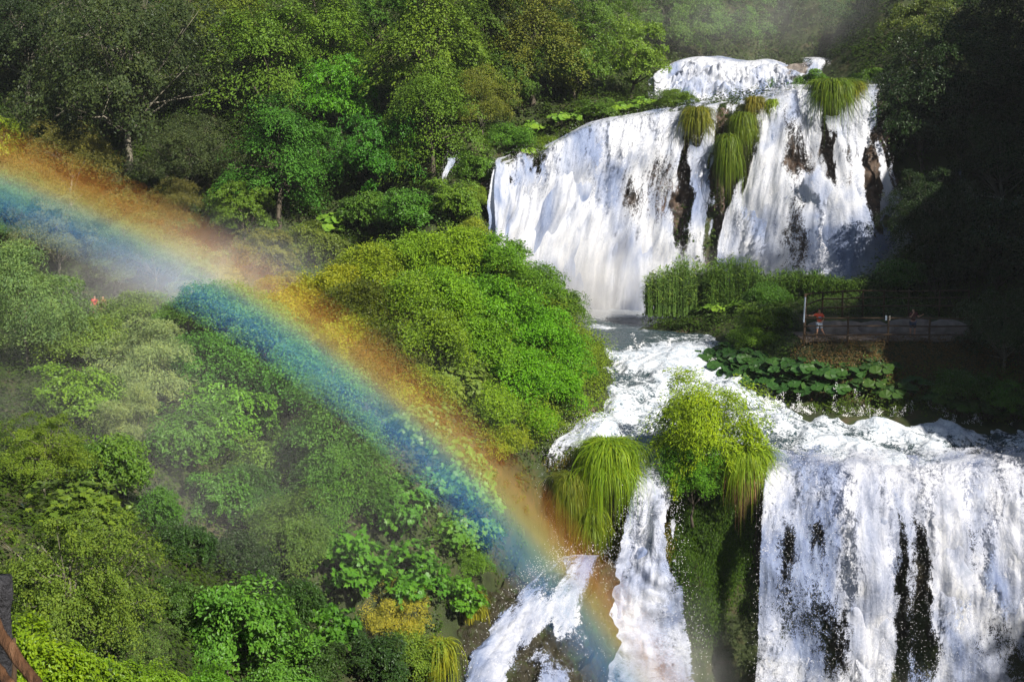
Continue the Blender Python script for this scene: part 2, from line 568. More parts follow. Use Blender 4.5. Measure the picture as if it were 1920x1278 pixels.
def crown(seed, R, Rz, nb, sprays, per, leaf, kind='quad', flat=.5, droop=.0, fill=.75, upw=.8, spray_len=.5, jit=.5, low=-.35, cone=0., wid=.38):
    """boughs round a trunk; each bough carries leafy sprays. crown centre is the origin.
    returns leaf arrays and the bough centres"""
    rng = np.random.default_rng(seed)
    d = unit(nb * 4, rng)
    d = d[d[:, 2] > low][:nb]
    nb = len(d)
    rad = rng.uniform(.40, .95, nb)[:, None]
    bc = d * rad * np.array([R, R, Rz])
    if cone:
        t = (bc[:, 2] / Rz + 1) / 2
        bc[:, :2] *= (1 - cone * t)[:, None]
    br = R * rng.uniform(.16, .40, nb) * (1 - cone * .4)
    bi = rng.integers(0, nb, sprays)
    sd = unit(sprays, rng)
    sd[:, 2] = np.where(sd[:, 2] < -.3, -sd[:, 2], sd[:, 2])
    sc_ = bc[bi] + sd * br[bi][:, None] * np.array([1, 1, flat]) * (rng.uniform(fill, 1.28, sprays))[:, None]
    out = sc_ / np.array([R, R, Rz])
    outn = out / np.linalg.norm(out, axis=1, keepdims=True)
    hor = outn.copy()
    hor[:, 2] = 0
    hl = np.linalg.norm(hor, axis=1, keepdims=True)
    hor = hor / np.maximum(hl, .05)
    sn = outn * .55 + sd * .45 + np.array([0, 0, upw]) + rng.normal(size=(sprays, 3)) * .22
    sn /= np.linalg.norm(sn, axis=1, keepdims=True)
    along = hor + outn * .3 + rng.normal(size=(sprays, 3)) * .5
    along -= (along * sn).sum(1, keepdims=True) * sn
    along /= np.linalg.norm(along, axis=1, keepdims=True)
    side = np.cross(sn, along)
    si = np.repeat(np.arange(sprays), per)
    n = len(si)
    sl = (br[bi] * spray_len)[si]
    a = rng.uniform(-1, 1, n)
    b = rng.normal(size=n) * wid * (1.05 - .6 * np.maximum(a, 0))
    h = rng.normal(size=n) * .13
    C = sc_[si] + along[si] * (a * sl)[:, None] + side[si] * (b * sl)[:, None] + sn[si] * (h * sl - (a > 0) * a * a * sl * .25)[:, None]
    if droop:
        rr = np.hypot(C[:, 0], C[:, 1]) / R
        C[:, 2] -= droop * rr ** 2 * R
    Nn = sn[si] + rng.normal(size=(n, 3)) * jit
    V, Fa, t = leaf_geo(C, Nn, leaf, rng, kind, along[si])
    ts = rng.uniform(0, 1, sprays)[si]
    t = np.clip(t * .55 + np.repeat(ts, len(t) // n) * .45, 0, 1)
    return V, Fa, t, bc, br


def trunk_geo(seed, H, bc, r0, R, twigs=True):
    """tapered trunk from the ground (0,0,0) to the crown at height H with a limb to each bough"""
    g = Geo()
    rr = random.Random(seed)
    lean = (rr.uniform(-.1, .1) * R, rr.uniform(-.1, .1) * R)
    top = H + R * .35
    pts, rad = [], []
    for k in range(7):
        t = k / 6
        pts.append((lean[0] * math.sin(t * 2.2) + rr.uniform(-.04, .04) * R * (k > 0), lean[1] * t + rr.uniform(-.04, .04) * R * (k > 0), -.6 + t * (top + .6)))
        rad.append(r0 * (1 - .8 * t) * (1.35 if k == 0 else 1))
    g.tube(pts, rad, 8)
    for i, b in enumerate(bc):
        k = rr.randint(2, 5)
        s = Vector(pts[k])
        e = Vector((b[0], b[1], b[2] + H))
        if e.z < s.z - R * .2:
            s = Vector(pts[2])
        mid = s.lerp(e, .5) + Vector((rr.uniform(-.1, .1), rr.uniform(-.1, .1), rr.uniform(0, .12))) * R
        q = r0 * rr.uniform(.22, .4)
        g.tube([s, s.lerp(mid, .55), mid, mid.lerp(e, .6), e], [q, q * .8, q * .6, q * .4, q * .12], 5)
        if twigs:
            for _ in range(2):
                d = Vector((rr.uniform(-1, 1), rr.uniform(-1, 1), rr.uniform(-.2, .8))).normalized() * R * rr.uniform(.15, .3)
                g.tube([mid.lerp(e, .5), e.lerp(e + d, .5) + Vector((0, 0, -.02 * R)), e + d], [q * .3, q * .2, q * .05], 4)
    return g


SPECIES = {}


def species(name, H, R, cr, leafmat, bark, r0, **kw):
    """builds the meshes of one kind of plant: crown centred at height H above its root"""
    ms = []
    for v in range(kw.pop('variants', 2)):
        V, Fa, t, bc, br = crown(hash_name(name) + v * 101, R, **{**cr})
        V = V + np.array([0, 0, H])
        cm = np_mesh(name + '_crown', V, Fa, np.full(len(Fa), Fa.shape[1]), leafmat, face_attr={'tint': t})
        tm = trunk_geo(hash_name(name) + v, H, bc[:kw.get('limbs', 14)], r0, R).mesh(name + '_trunk', bark, True)
        ms.append((cm, tm))
    SPECIES[name] = dict(H=H, R=R, m=ms)


def hash_name(s):
    return sum(ord(c) * (i + 3) for i, c in enumerate(s)) % 9973


species('oak', 4.7, 5.0, dict(Rz=4.6, nb=46, sprays=620, per=54, wid=.30,  leaf=.15, flat=.75, upw=.3, jit=.6, low=-.75), M_LEAF, M_PALEBARK, .2, limbs=34)
species('hornbeam', 4.8, 3.8, dict(Rz=4.8, nb=40, sprays=460, per=54, leaf=.16, flat=.16, droop=.22, upw=1.0, jit=.35, spray_len=1.15, low=-.8, wid=.24, cone=.25), M_LEAF, M_BARK, .22)
species('maple', 3.5, 3.4, dict(Rz=3.5, nb=40, sprays=480, per=38, wid=.3, leaf=.17, flat=.8, upw=.4, jit=.5, low=-.8), M_LEAF_SHINY, M_BARK, .18)
species('willow', 2.3, 2.6, dict(Rz=2.6, nb=34, sprays=560, per=44, leaf=.14, kind='long', flat=.9, upw=.3, jit=.8, spray_len=.7, low=-.8), M_LEAF, M_PALEBARK, .1)
species('bush', 1.0, 1.7, dict(Rz=1.45, nb=30, sprays=560, per=36, leaf=.095, kind='quad', flat=1.15, upw=.25, jit=.8, spray_len=.8, low=-.5), M_LEAF, M_BARK, .06)
species('elder', 1.5, 2.3, dict(Rz=2.1, nb=30, sprays=480, per=32, leaf=.16, kind='oval', flat=.9, upw=.45, jit=.5, spray_len=.65, low=-.6), M_LEAF_SHINY, M_BARK, .08)
species('fig', 1.7, 2.3, dict(Rz=2.2, nb=26, sprays=170, per=9, leaf=.36, kind='fig', flat=.9, upw=.55, jit=.35, spray_len=.9, low=-.7), M_LEAF_SHINY, M_PALEBARK, .09)
species('spray_bush', 2.0, 2.0, dict(Rz=2.2, nb=34, sprays=420, per=64, leaf=.125, kind='long', flat=1.2, upw=.6, jit=.45, spray_len=1.25, low=-.75, wid=.22), M_LEAF, M_BARK, .08)

TRK, CRN = {}, {}


def copy_name(kind):
    return kind


PLANT_ROOTS = []
LEAFK = 1.75
LEAFT = (1.95, 1.95, 1.0)
rnd = random.Random(5)


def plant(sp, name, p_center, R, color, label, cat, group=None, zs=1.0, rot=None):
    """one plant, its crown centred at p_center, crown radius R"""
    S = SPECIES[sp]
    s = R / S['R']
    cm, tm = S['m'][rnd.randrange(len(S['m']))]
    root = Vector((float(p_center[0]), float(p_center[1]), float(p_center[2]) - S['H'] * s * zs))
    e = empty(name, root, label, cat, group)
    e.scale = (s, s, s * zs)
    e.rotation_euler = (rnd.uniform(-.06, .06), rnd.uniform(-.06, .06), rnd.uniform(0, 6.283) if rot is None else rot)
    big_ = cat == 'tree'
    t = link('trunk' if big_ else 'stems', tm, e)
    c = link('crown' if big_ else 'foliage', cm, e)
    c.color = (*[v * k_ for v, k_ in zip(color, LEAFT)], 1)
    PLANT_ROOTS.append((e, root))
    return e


def place(sp, name, px, py, rpx, color, label, cat, group=None, zs=1.0, Y=None):
    """plant whose crown is seen centred at a pixel; the slope decides how far off it stands"""
    S = SPECIES[sp]
    Yg = 80.0 if Y is None else Y
    if Y is None:
        for _ in range(6):
            R = rpx * Yg / F
            q = ray_ground(px, py, S['H'] * R / S['R'] * zs - .25 * R / S['R'])
            Yg = .5 * Yg + .5 * q[1]
        q = ray_ground(px, py, S['H'] * (rpx * Yg / F) / S['R'] * zs)
        Yg = q[1]
    return plant(sp, name, at(px, py, Yg), rpx * Yg / F, color, label, cat, group, zs)
# ------------------------------------------------------------------ water
def cat_rom(P, n):
    """resample control points P (K,...) to n points with Catmull-Rom"""
    P = np.asarray(P, float)
    K = len(P)
    t = np.linspace(0, K - 1, n)
    i = np.clip(t.astype(int), 0, K - 2)
    f = (t - i).reshape((-1,) + (1,) * (P.ndim - 1))
    p0, p1, p2, p3 = P[np.maximum(i - 1, 0)], P[i], P[i + 1], P[np.minimum(i + 2, K - 1)]
    m1, m2 = (p2 - p0) / 2, (p3 - p1) / 2
    return (2 * f ** 3 - 3 * f ** 2 + 1) * p1 + (f ** 3 - 2 * f ** 2 + f) * m1 + (-2 * f ** 3 + 3 * f ** 2) * p2 + (f ** 3 - f ** 2) * m2


def water_mat(name, k_den=1.0, aer=(.63, .66, .74), lo=.42, hi=.62, grain=22.0, fine=.5, s2=(2.4, .45), s3=(7, 3.2), w=(.55, .85, .8)):
    """white broken water: flow streaks and droplets, holes between them show what is behind"""
    m, nt, out = new_mat(name)
    L = nt.links
    fl = N(nt, 'ShaderNodeAttribute', attribute_name='flow')
    den = N(nt, 'ShaderNodeAttribute', attribute_name='den')

    def sc(x, y, z=1):
        mp = N(nt, 'ShaderNodeMapping')
        mp.inputs['Scale'].default_value = (x, y, z)
        L.new(fl.outputs['Vector'], mp.inputs[0])
        return mp.outputs[0]
    n1 = noise_n(nt, sc(.55, .07), 1, 3, .6, .2)
    n2 = noise_n(nt, sc(*s2), 1, 4, .65, .6)
    n3 = noise_n(nt, sc(*s3), 1, 4, .7, 1.2)
    n4 = noise_n(nt, sc(grain, grain * .6), 1, 3, .75, .4)
    s = math_n(nt, 'MULTIPLY', n1, w[0])
    s = math_n(nt, 'MULTIPLY_ADD', n2, w[1], s)
    s = math_n(nt, 'MULTIPLY_ADD', n3, w[2], s)
    s = math_n(nt, 'MULTIPLY_ADD', n4, fine, s)
    s = math_n(nt, 'ADD', s, -(sum(w) + fine) / 2 + .5)
    s = math_n(nt, 'ADD', s, math_n(nt, 'MULTIPLY', math_n(nt, 'ADD', den.outputs['Fac'], -.5), k_den))
    mr = N(nt, 'ShaderNodeMapRange', interpolation_type='SMOOTHSTEP')
    mr.inputs['From Min'].default_value = lo
    mr.inputs['From Max'].default_value = hi
    L.new(s, mr.inputs['Value'])
    alpha = mr.outputs[0]
    # aerated water: white where dense, blue-grey elsewhere to carry its shaded parts
    cm = ramp_n(nt, math_n(nt, 'MULTIPLY_ADD', n2, .6, math_n(nt, 'MULTIPLY', n3, .5)),
                [(.34, tuple(v * .62 for v in (.55, .62, .78))), (.52, aer), (.74, (.86, .87, .90))])
    n0 = noise_n(nt, sc(.32, .16), 1, 3, .55, .5)
    shade_tint = ramp_n(nt, n0, [(.38, (.40, .47, .64)), (.56, (1, 1, 1))])  # broad blue-grey patches paint shade into the water
    tm = N(nt, 'ShaderNodeMix', data_type='RGBA', blend_type='MULTIPLY')
    tm.inputs[0].default_value = 1
    L.new(cm, tm.inputs[6])
    L.new(shade_tint, tm.inputs[7])
    cm = tm.outputs[2]
    d = N(nt, 'ShaderNodeBsdfDiffuse')
    t = N(nt, 'ShaderNodeBsdfTranslucent')
    L.new(cm, d.inputs['Color'])
    L.new(cm, t.inputs['Color'])
    bp = N(nt, 'ShaderNodeBump')
    bp.inputs['Strength'].default_value = .42
    bp.inputs['Distance'].default_value = .35
    L.new(math_n(nt, 'MULTIPLY_ADD', n3, .6, math_n(nt, 'MULTIPLY_ADD', n4, .25, n2)), bp.inputs['Height'])
    L.new(bp.outputs[0], d.inputs['Normal'])
    a = N(nt, 'ShaderNodeMixShader')
    a.inputs[0].default_value = .25
    L.new(d.outputs[0], a.inputs[1])
    L.new(t.outputs[0], a.inputs[2])
    tp = N(nt, 'ShaderNodeBsdfTransparent')
    mx = N(nt, 'ShaderNodeMixShader')
    L.new(alpha, mx.inputs[0])
    L.new(tp.outputs[0], mx.inputs[1])
    L.new(a.outputs[0], mx.inputs[2])
    L.new(mx.outputs[0], out.inputs['Surface'])
    return m


M_FALL = water_mat('falling_water', k_den=1.3, fine=.75, s2=(1.9, .4), s3=(5.5, 3.2), w=(.6, .7, .9))
M_FALL_LOW = water_mat('falling_water_fine', k_den=1.3, aer=(.52, .55, .65), fine=1.0, s2=(1.5, .5), s3=(4.2, 2.8), w=(.6, .7, 1.0))  # darker, bluer copy carrying the shade on the lower falls
M_SPRAY = surf_mat('droplets', [(0, (.75, .77, .8)), (1, (.85, .85, .87))], 1, rough=.5, bump=0)


def blobs(px, py, items, base=1.0):
    d = np.full(np.shape(px), base, float)
    for x, y, rx, ry, s in items:
        q = ((px - x) / (rx * 1.25)) ** 2 + ((py - y) / (ry * 1.2)) ** 2
        d = d + (s * .78 if s < 0 else s) * np.exp(-q * 1.2)
    return d


def sheet_grid(cols, nu, nv):
    """cols[c][r] = (px, py, Y)"""
    P = np.array(cols, float)
    P = cat_rom(P, nu)
    P = np.swapaxes(cat_rom(np.swapaxes(P, 0, 1), nv), 0, 1)
    W = at(P[..., 0], P[..., 1], P[..., 2])
    return P, W


def normals_of(W):
    du = np.gradient(W, axis=0)
    dv = np.gradient(W, axis=1)
    n = np.cross(du, dv)
    n /= np.maximum(np.linalg.norm(n, axis=-1, keepdims=True), 1e-6)
    if (n[..., 1].mean()) > 0:
        n = -n
    return n


def flow_coords(W):
    u = np.zeros(W.shape[:2])
    v = np.zeros(W.shape[:2])
    u[1:] = np.cumsum(np.linalg.norm(np.diff(W, axis=0), axis=-1), axis=0)
    u = np.broadcast_to(u[:, u.shape[1] // 3][:, None], W.shape[:2])
    v[:, 1:] = np.cumsum(np.linalg.norm(np.diff(W, axis=1), axis=-1), axis=1)
    return u, v


def waterfall(name, cols, nu, nv, gaps, base, label, amp=.5, layers=((0, 0), (.35, -.35)), mat=None, seed=0, drops=0, edge=.0, cat='waterfall', clump=(.42, .12), dropsize=(.006, .016), dmin=.0):
    P, W = sheet_grid(cols, nu, nv)
    n = normals_of(W)
    u, v = flow_coords(W)
    root = empty(name, tuple(W[nu // 2, nv - 1]), label, cat)
    root_loc = np.array(root.location)
    Vs, Fs, fl, dn = [], [], [], []
    off = 0
    uu = np.linspace(0, 1, nu)[:, None] + 0 * v
    for li, (o, dd) in enumerate(layers):
        vv = np.sqrt(v + 1) * 2.2
        h = fbm(u * clump[0], vv * clump[1] * 5, 0, seed + li * 11, 3) + .25 * fbm(u * clump[0] * 3.2, vv * clump[0] * 1.4, 0, seed + 3 + li, 3)
        tv = np.clip((v - 3.4) / 2.5, .08, 1)
        X = W + n * (o + amp * h * tv)[..., None]
        d = blobs(P[..., 0] + 9 * fbm(u * .8, v * .35, 0, seed + 50) + 5 * fbm(u * 3, v * 1.2, 0, seed + 52), P[..., 1] + 26 * fbm(u * 1.4, v * .25, 0, seed + 54), gaps, base) + dd
        d = np.maximum(d, dmin)
        if edge:
            e = np.minimum(uu, 1 - uu) * u.max()
            d = d - np.clip(1 - e / edge, 0, 1) * 1.3
        Vs.append(X.reshape(-1, 3) - root_loc)
        Fs.append(grid_faces(nu, nv) + off)
        fl.append(np.stack([u + li * 40.3 + seed * 3.1, v + li * 17, 0 * v], -1).reshape(-1, 3))
        dn.append(d.ravel())
        off += nu * nv
    Fa = np.concatenate(Fs)
    me = np_mesh(name + '_sheet', np.concatenate(Vs), Fa, [4] * len(Fa), mat or M_FALL,
                 pt_attr={'flow': np.concatenate(fl), 'den': np.concatenate(dn)}, smooth=True)
    link('falling_water', me, root)
    if drops:
        rng = np.random.default_rng(seed + 9)
        i, j = rng.integers(0, nu, drops * 3), rng.integers(2, nv, drops * 3)
        d = blobs(P[i, j, 0], P[i, j, 1], gaps, base)
        keep = (d > -.2)
        i, j = i[keep][:drops], j[keep][:drops]
        C = W[i, j] + n[i, j] * np.abs(rng.normal(size=(len(i), 1))) * .35 + rng.normal(size=(len(i), 3)) * .16
        add_drops('spray', C - root_loc, rng, dropsize, root)
    return root, P, W, n


def add_drops(name, C, rng, size, parent):
    n = len(C)
    s = rng.uniform(size[0], size[1], n) ** 1.0
    T = np.array([(0, 0, 1.5), (.9, 0, -.5), (-.5, .8, -.5), (-.5, -.8, -.5)])
    V = C[:, None] + T[None] * s[:, None, None]
    f = np.array([(0, 1, 2), (0, 2, 3), (0, 3, 1), (1, 3, 2)])
    Fa = (np.arange(n) * 4)[:, None, None] + f[None]
    me = np_mesh(name, V.reshape(-1, 3), Fa.reshape(-1, 3), [3] * (4 * n), M_SPRAY)
    o = link(name, me, parent)
    o['kind'] = 'stuff'
    return o


def cliff(cols, nu, nv, mat, amp=.9, seed=0, back=1.0):
    P, W = sheet_grid(cols, nu, nv)
    n = normals_of(W)
    h = fbm(W[..., 0] * .55, W[..., 2] * .3, W[..., 1] * .5, seed, 5)
    ledge = np.abs(fbm(W[..., 0] * .3, W[..., 2] * .9, 0, seed + 5, 3))
    X = W + n * (amp * (h - .4) - back + .4 * ledge)[..., None]
    Fa = grid_faces(nu, nv)
    return tag(link('cliff', np_mesh('cliff', X.reshape(-1, 3), Fa, [4] * len(Fa), mat, smooth=True)), kind='structure')


# ---- the big upper fall
UL = [(922, 905, 890, 878, 103.2), (960, 935, 920, 912, 104.5), (1000, 975, 962, 955, 105.5), (1060, 1030, 1010, 1002, 106.5), (1110, 1082, 1062, 1055, 107.5), (1200, 1165, 1142, 1132, 108.3),
      (1290, 1250, 1230, 1220, 108.6), (1345, 1315, 1300, 1290, 108.6), (1430, 1395, 1372, 1362, 108.4), (1480, 1470, 1455, 1448, 108.2), (1540, 1535, 1530, 1525, 108),
      (1600, 1605, 1605, 1605, 107.8), (1650, 1675, 1690, 1695, 107.5)]
cols = []
for a, b, c, d, Y in UL:
    ly = lip_y(a)
    cols.append([(a + 6, ly - 8, Y + 3.2), (a + 1, ly, Y + .6), (a - (a < 1450) * 3, ly + 14, Y - .2), (a + (b - a) * .45, ly + (600 - ly) * .2, Y - 1.3), (b, ly + (600 - ly) * .45, Y - 2.0), (c, ly + (600 - ly) * .75, Y - 2.5), (d, 612, Y - 2.9)])
# the right part falls onto a rock dome and fans out
for k, bulge in ((9, .6), (10, 2.2), (11, 2.4), (12, .8)):
    c = cols[k]
    for r, q in ((4, .9), (5, 1.3), (6, 1.6)):
        c[r] = (c[r][0] + (c[r][0] - 1545) * (.14 * (r - 3)), c[r][1], c[r][2] - bulge * q)
UGAPS = [(1248, 330, 20, 70, -.5), (1225, 430, 46, 70, -.36), (1190, 340, 30, 60, -.3), (1290, 330, 12, 85, -1.1), (1275, 430, 12, 60, -.6), (1180, 380, 20, 80, -.3), (1130, 330, 14, 50, -.3), (1360, 300, 22, 90, -1.6),
         (1335, 430, 16, 90, -.9), (1395, 260, 26, 60, -1.2), (1320, 480, 20, 60, -.4), (1485, 265, 24, 60, -.5), (1505, 315, 26, 45, -.5), (1555, 290, 14, 50, -1.2), (1590, 330, 10, 40, -.5),
         (1450, 460, 16, 60, -.3), (1500, 420, 34, 50, -.55), (1500, 500, 34, 40, -.35), (1632, 330, 14, 70, -1.4), (1645, 370, 12, 50, -.9), (1610, 480, 30, 50, -.2), (1385, 480, 22, 40, -.3),
         (960, 320, 18, 20, -.9), (1010, 300, 14, 26, -1.0), (1040, 500, 80, 90, .5), (1160, 540, 90, 70, .6), (930, 400, 30, 80, .5), (1545, 345, 26, 18, .6), (1085, 300, 30, 50, .1)]
waterfall('waterfall', cols, 620, 300, UGAPS, .92, 'wide white upper waterfall dropping in many strands into the river pool', amp=.55, drops=9000, seed=1, edge=.8, dmin=.14, dropsize=(.008, .018))
cols2 = [[(p[0] + 14 * (ci == 12) + 3 * (ci == 0), p[1] + 3, p[2] + .5) for p in c] for ci, c in enumerate(cols)]
cliff(cols2, 260, 150, M_ROCK, 1.0, 4, .9)

# ---- the farther cascade on top
cols = []
for a, cr, b, Y in ((1222, 168, 1210, 134), (1245, 135, 1235, 135), (1290, 118, 1275, 136), (1340, 116, 1330, 136.5), (1390, 124, 1385, 136), (1440, 122, 1440, 136), (1480, 138, 1475, 135), (1515, 150, 1505, 133)):
    cols.append([(a + 8, cr - 3, Y + 4), (a, cr, Y + .6), (a - 4, cr + 8, Y - .4), ((a + b) / 2, cr + (208 - cr) * .4, Y - 2.5), (b, cr + (208 - cr) * .72, Y - 5), (b - 4, 214, Y - 8)])
waterfall('waterfall', cols, 260, 110, [(1330, 150, 40, 12, -.3), (1285, 160, 24, 18, -.25), (1430, 155, 34, 10, -.5), (1500, 160, 20, 20, -.4)], 1.05, 'distant white cascade tumbling above and behind the upper waterfall', amp=.7, seed=12, drops=5000, edge=.8, clump=(.9, .5))
cliff([[(p[0], p[1] + 3, p[2] + 1.0) for p in c] for c in cols], 120, 50, M_ROCK, .7, 14, .7)
cols = []
for a, cr, b, Y in ((1470, 116, 1455, 136), (1505, 112, 1495, 136), (1545, 112, 1540, 136), (1590, 118, 1596, 135.5)):
    cols.append([(a, cr - 4, Y + 4), (a, cr, Y), (a, cr + 6, Y - .8), ((a + b) / 2, 140, Y - 2), (b, 160, Y - 3), (b, 190, Y - 4)])
waterfall('waterfall', cols, 110, 60, [(1482, 135, 24, 30, -.6), (1572, 135, 20, 30, -.6), (1528, 128, 10, 30, .7)], .45, 'thin veil of water over the grey rock dome, top right of the falls', amp=.3, seed=15, edge=.5, layers=((0, 0),))
cliff([[(p[0], p[1] + 2, p[2] + .6) for p in c] for c in cols], 80, 40, M_BOULDER, .4, 16, .4)

# ---- lower right curtain
cols = []
for k, (a, b, c, cr) in enumerate(((1432, 1418, 1405, 862), (1500, 1492, 1488, 868), (1580, 1578, 1578, 872), (1660, 1662, 1664, 874), (1750, 1756, 1760, 874), (1840, 1850, 1858, 872), (1930, 1944, 1955, 870), (2040, 2060, 2075, 868), (2150, 2180, 2190, 866))):
    cols.append([(a + 10, cr - 22, 72.4), (a + 3, cr - 7, 70.8), (a, cr + 14, 69.0), ((a + b) / 2 - 2, cr + 70, 67.6), (b, cr + 160, 66.6), ((b + c) / 2, cr + 300, 65.8), (c, cr + 450, 65.2), (c, cr + 720, 64.4)])
LG = [(1480, 1010, 16, 55, -.65), (1535, 1010, 14, 50, -.6), (1480, 1130, 40, 80, -.35), (1560, 1190, 46, 80, -.5), (1688, 1080, 9, 110, -.7), (1724, 1100, 15, 110, -.8), (1748, 1220, 24, 70, -.7), (1690, 1220, 16, 70, -.8), (1620, 960, 50, 30, .1),
      (1830, 1010, 16, 60, -.3), (1850, 1200, 30, 60, -.3), (1905, 1230, 20, 60, -.5), (1630, 1120, 24, 160, .5), (1780, 1010, 22, 90, .5), (1890, 1040, 30, 70, .4), (1600, 900, 60, 30, .2), (1415, 1100, 12, 200, -.5)]
_, CURP, CURW, CURN = waterfall('waterfall', cols, 620, 330, LG, .80, 'broad lower waterfall curtain pouring off the crest in the lower right corner', amp=.38, drops=15000, seed=21, edge=.5, dmin=.2, mat=M_FALL_LOW, clump=(.55, .2), dropsize=(.007, .018))

# ---- left chute beside the grass tussocks
cols = []
for a, b, c, d, e in ((1165, 1172, 1130, 1085, 1050), (1200, 1198, 1170, 1140, 1120), (1232, 1228, 1215, 1210, 1205), (1254, 1254, 1255, 1272, 1285), (1266, 1272, 1285, 1315, 1340)):
    cols.append([(a, 826, 72.2), (a, 868, 70.6), (b, 920, 69.2), ((b + c) / 2, 985, 67.8), (c, 1060, 66.6), (d, 1160, 65.4), (e, 1290, 64.4), (e, 1600, 63)])
waterfall('waterfall', cols, 190, 300, [(1160, 1000, 18, 50, -.35), (1262, 1000, 10, 120, -.9), (1120, 1100, 22, 60, -.4), (1190, 1150, 50, 120, .35), (1310, 1150, 20, 140, -.8), (1220, 880, 30, 60, .5)], .82,
          'narrow white chute falling between the grass tussocks and the leafy shrub', amp=.42, drops=3500, seed=31, edge=.55, mat=M_FALL_LOW, clump=(1.1, .4), dropsize=(.007, .02))

# ---- trickle left of the tussocks
cols = []
for a, b, c, d in ((1066, 1030, 1012, 1005), (1085, 1052, 1036, 1030), (1105, 1078, 1064, 1052), (1130, 1105, 1090, 1080)):
    cols.append([(a + 10, 785, 74), (a, 805, 72.3), (b, 830, 71), (c, 880, 70), (d, 960, 69.2), (d - 4, 1060, 68.6)])
waterfall('waterfall', cols, 90, 110, [(1050, 830, 30, 20, .1), (1090, 850, 20, 30, -.3), (1040, 950, 60, 60, -.7)], .5, 'thin lacy trickle over brown rock left of the hanging grass tussocks', amp=.15, seed=41, edge=.3, drops=1500, layers=((0, 0),), clump=(1.5, .8))

# ---- low cascade over slanting rocks, bottom centre
cols = []
for a, b, c in (((1000, 1075, 63.5), (930, 1130, 61), (835, 1290, 57.5)), ((1030, 1060, 64), (975, 1120, 61.5), (895, 1290, 57.5)), ((1065, 1050, 64.5), (1020, 1120, 62), (960, 1290, 58)),
                ((1100, 1050, 65), (1065, 1120, 62.5), (1030, 1290, 58.5)), ((1145, 1050, 65.3), (1135, 1120, 63.6), (1135, 1290, 61))):
    cols.append([(a[0] + 8, a[1] - 10, a[2] + 1.5), a, tuple((np.array(a) + b) / 2), b, tuple((np.array(b) + c) / 2), c, (c[0] - 40, 1500, c[2] - 3)])
P_, W_ = sheet_grid(cols, 10, 10)
LCG = [(1010, 1205, 45, 14, -.7), (985, 1262, 26, 34, -1.0), (1060, 1230, 26, 26, -.5), (1020, 1090, 22, 26, -.5), (960, 1110, 18, 30, -.6), (1050, 1060, 30, 30, -.3), (900, 1210, 40, 60, .5), (1010, 1150, 40, 12, .4), (1120, 1240, 40, 60, .3)]
waterfall('waterfall', cols, 220, 260, LCG, .74, 'low foaming cascade sliding over slanted dark rocks at the bottom', amp=.22, seed=51, edge=1.0, drops=1800, mat=M_FALL_LOW, clump=(1.0, .4), layers=((0, 0),), dropsize=(.008, .018))  # the mound's shadow here is left to the darker water material
cliff([[(p[0], p[1], p[2] + .35) for p in c] for c in ([[(q[0] - 60, q[1], q[2]) for q in cols[0]]] + cols + [[(q[0] + 25, q[1] + 20, q[2] + 2.5) for q in cols[-1]]])], 180, 140, M_MOSSROCK, .85, 55, .35)

# ---- the lower cliff all along behind the lower falls
cols = []
for px in (1005, 1060, 1130, 1200, 1270, 1340, 1400, 1470, 1600, 1750, 1900, 2050, 2200):
    top = {1005: 850, 1060: 842, 1130: 872, 1200: 905, 1270: 905, 1340: 905, 1400: 890}.get(px, 892)
    cols.append([(px, top - 26, 75), (px, top, 71.6), (px, top + 40, 70), (px, 1000, 69.2), (px, 1100, 68.4), (px, 1278, 67.6), (px, 1700, 66)])
LCL = cliff(cols, 420, 200, M_MOSSROCK, 1.0, 61, .75)

# thin trickles seen through the dark trees and on the far slope
waterfall('waterfall', [[(836, 296, 103.2), (838, 304, 102.8), (830, 322, 102.2), (824, 345, 101.8)], [(856, 296, 103.2), (854, 306, 102.8), (842, 324, 102.2), (836, 345, 101.8)]], 24, 40, [(840, 325, 8, 10, -.5)], .6, 'tiny white trickle in the bushes left of the upper waterfall', amp=.05, seed=71, layers=((0, 0),), edge=.1, drops=300)
waterfall('waterfall', [[(1788, 290, 101), (1788, 312, 100.4), (1794, 350, 99.8), (1797, 420, 99.2), (1798, 520, 98.5)], [(1816, 290, 101), (1816, 312, 100.4), (1814, 350, 99.8), (1812, 420, 99.2), (1811, 520, 98.5)]], 40, 90, [(1800, 300, 40, 20, -.6), (1800, 410, 40, 30, -1.0), (1800, 510, 40, 30, -1)], .45, 'thin bluish waterfall glimpsed through the dark trees on the right', amp=.1, seed=73, layers=((0, 0),), edge=.15)

# ---- river surface
RX = np.arange(3.0, 42, .11)
RY = np.arange(66.5, 106.0, .11)
rc = []
for px, py, Y in ((1090, 586, 104), (1250, 586, 104), (1390, 590, 104), (1100, 612, 97.5), (1240, 612, 97.5), (1390, 612, 97), (1110, 650, 88.5), (1210, 650, 88.5), (1330, 652, 88), (1120, 705, 82), (1200, 705, 82), (1320, 700, 82.5),
                  (1110, 770, 76), (1200, 775, 76), (1300, 770, 77), (1420, 750, 79), (1500, 764, 79.3), (1640, 770, 79.5), (1800, 786, 79), (1940, 800, 79),
                  (1140, 830, 72.2), (1220, 835, 72.2), (1330, 830, 73), (1440, 815, 74), (1600, 820, 74.4), (1780, 825, 74.4), (1960, 828, 74.2), (2150, 828, 74), (1440, 852, 71.2), (1600, 862, 71.2), (1800, 866, 71), (2000, 860, 71), (2200, 860, 71),
                  (1200, 880, 70.4), (1330, 885, 70.6), (1100, 850, 71.6), (2150, 800, 79), (1600, 600, 97), (1700, 650, 90)):
    rc.append(tuple(at(px, py, Y)))
rc = np.array(rc)
D_ = np.hypot(rc[:, None, 0] - rc[None, :, 0], rc[:, None, 1] - rc[None, :, 1])
m_ = len(rc)
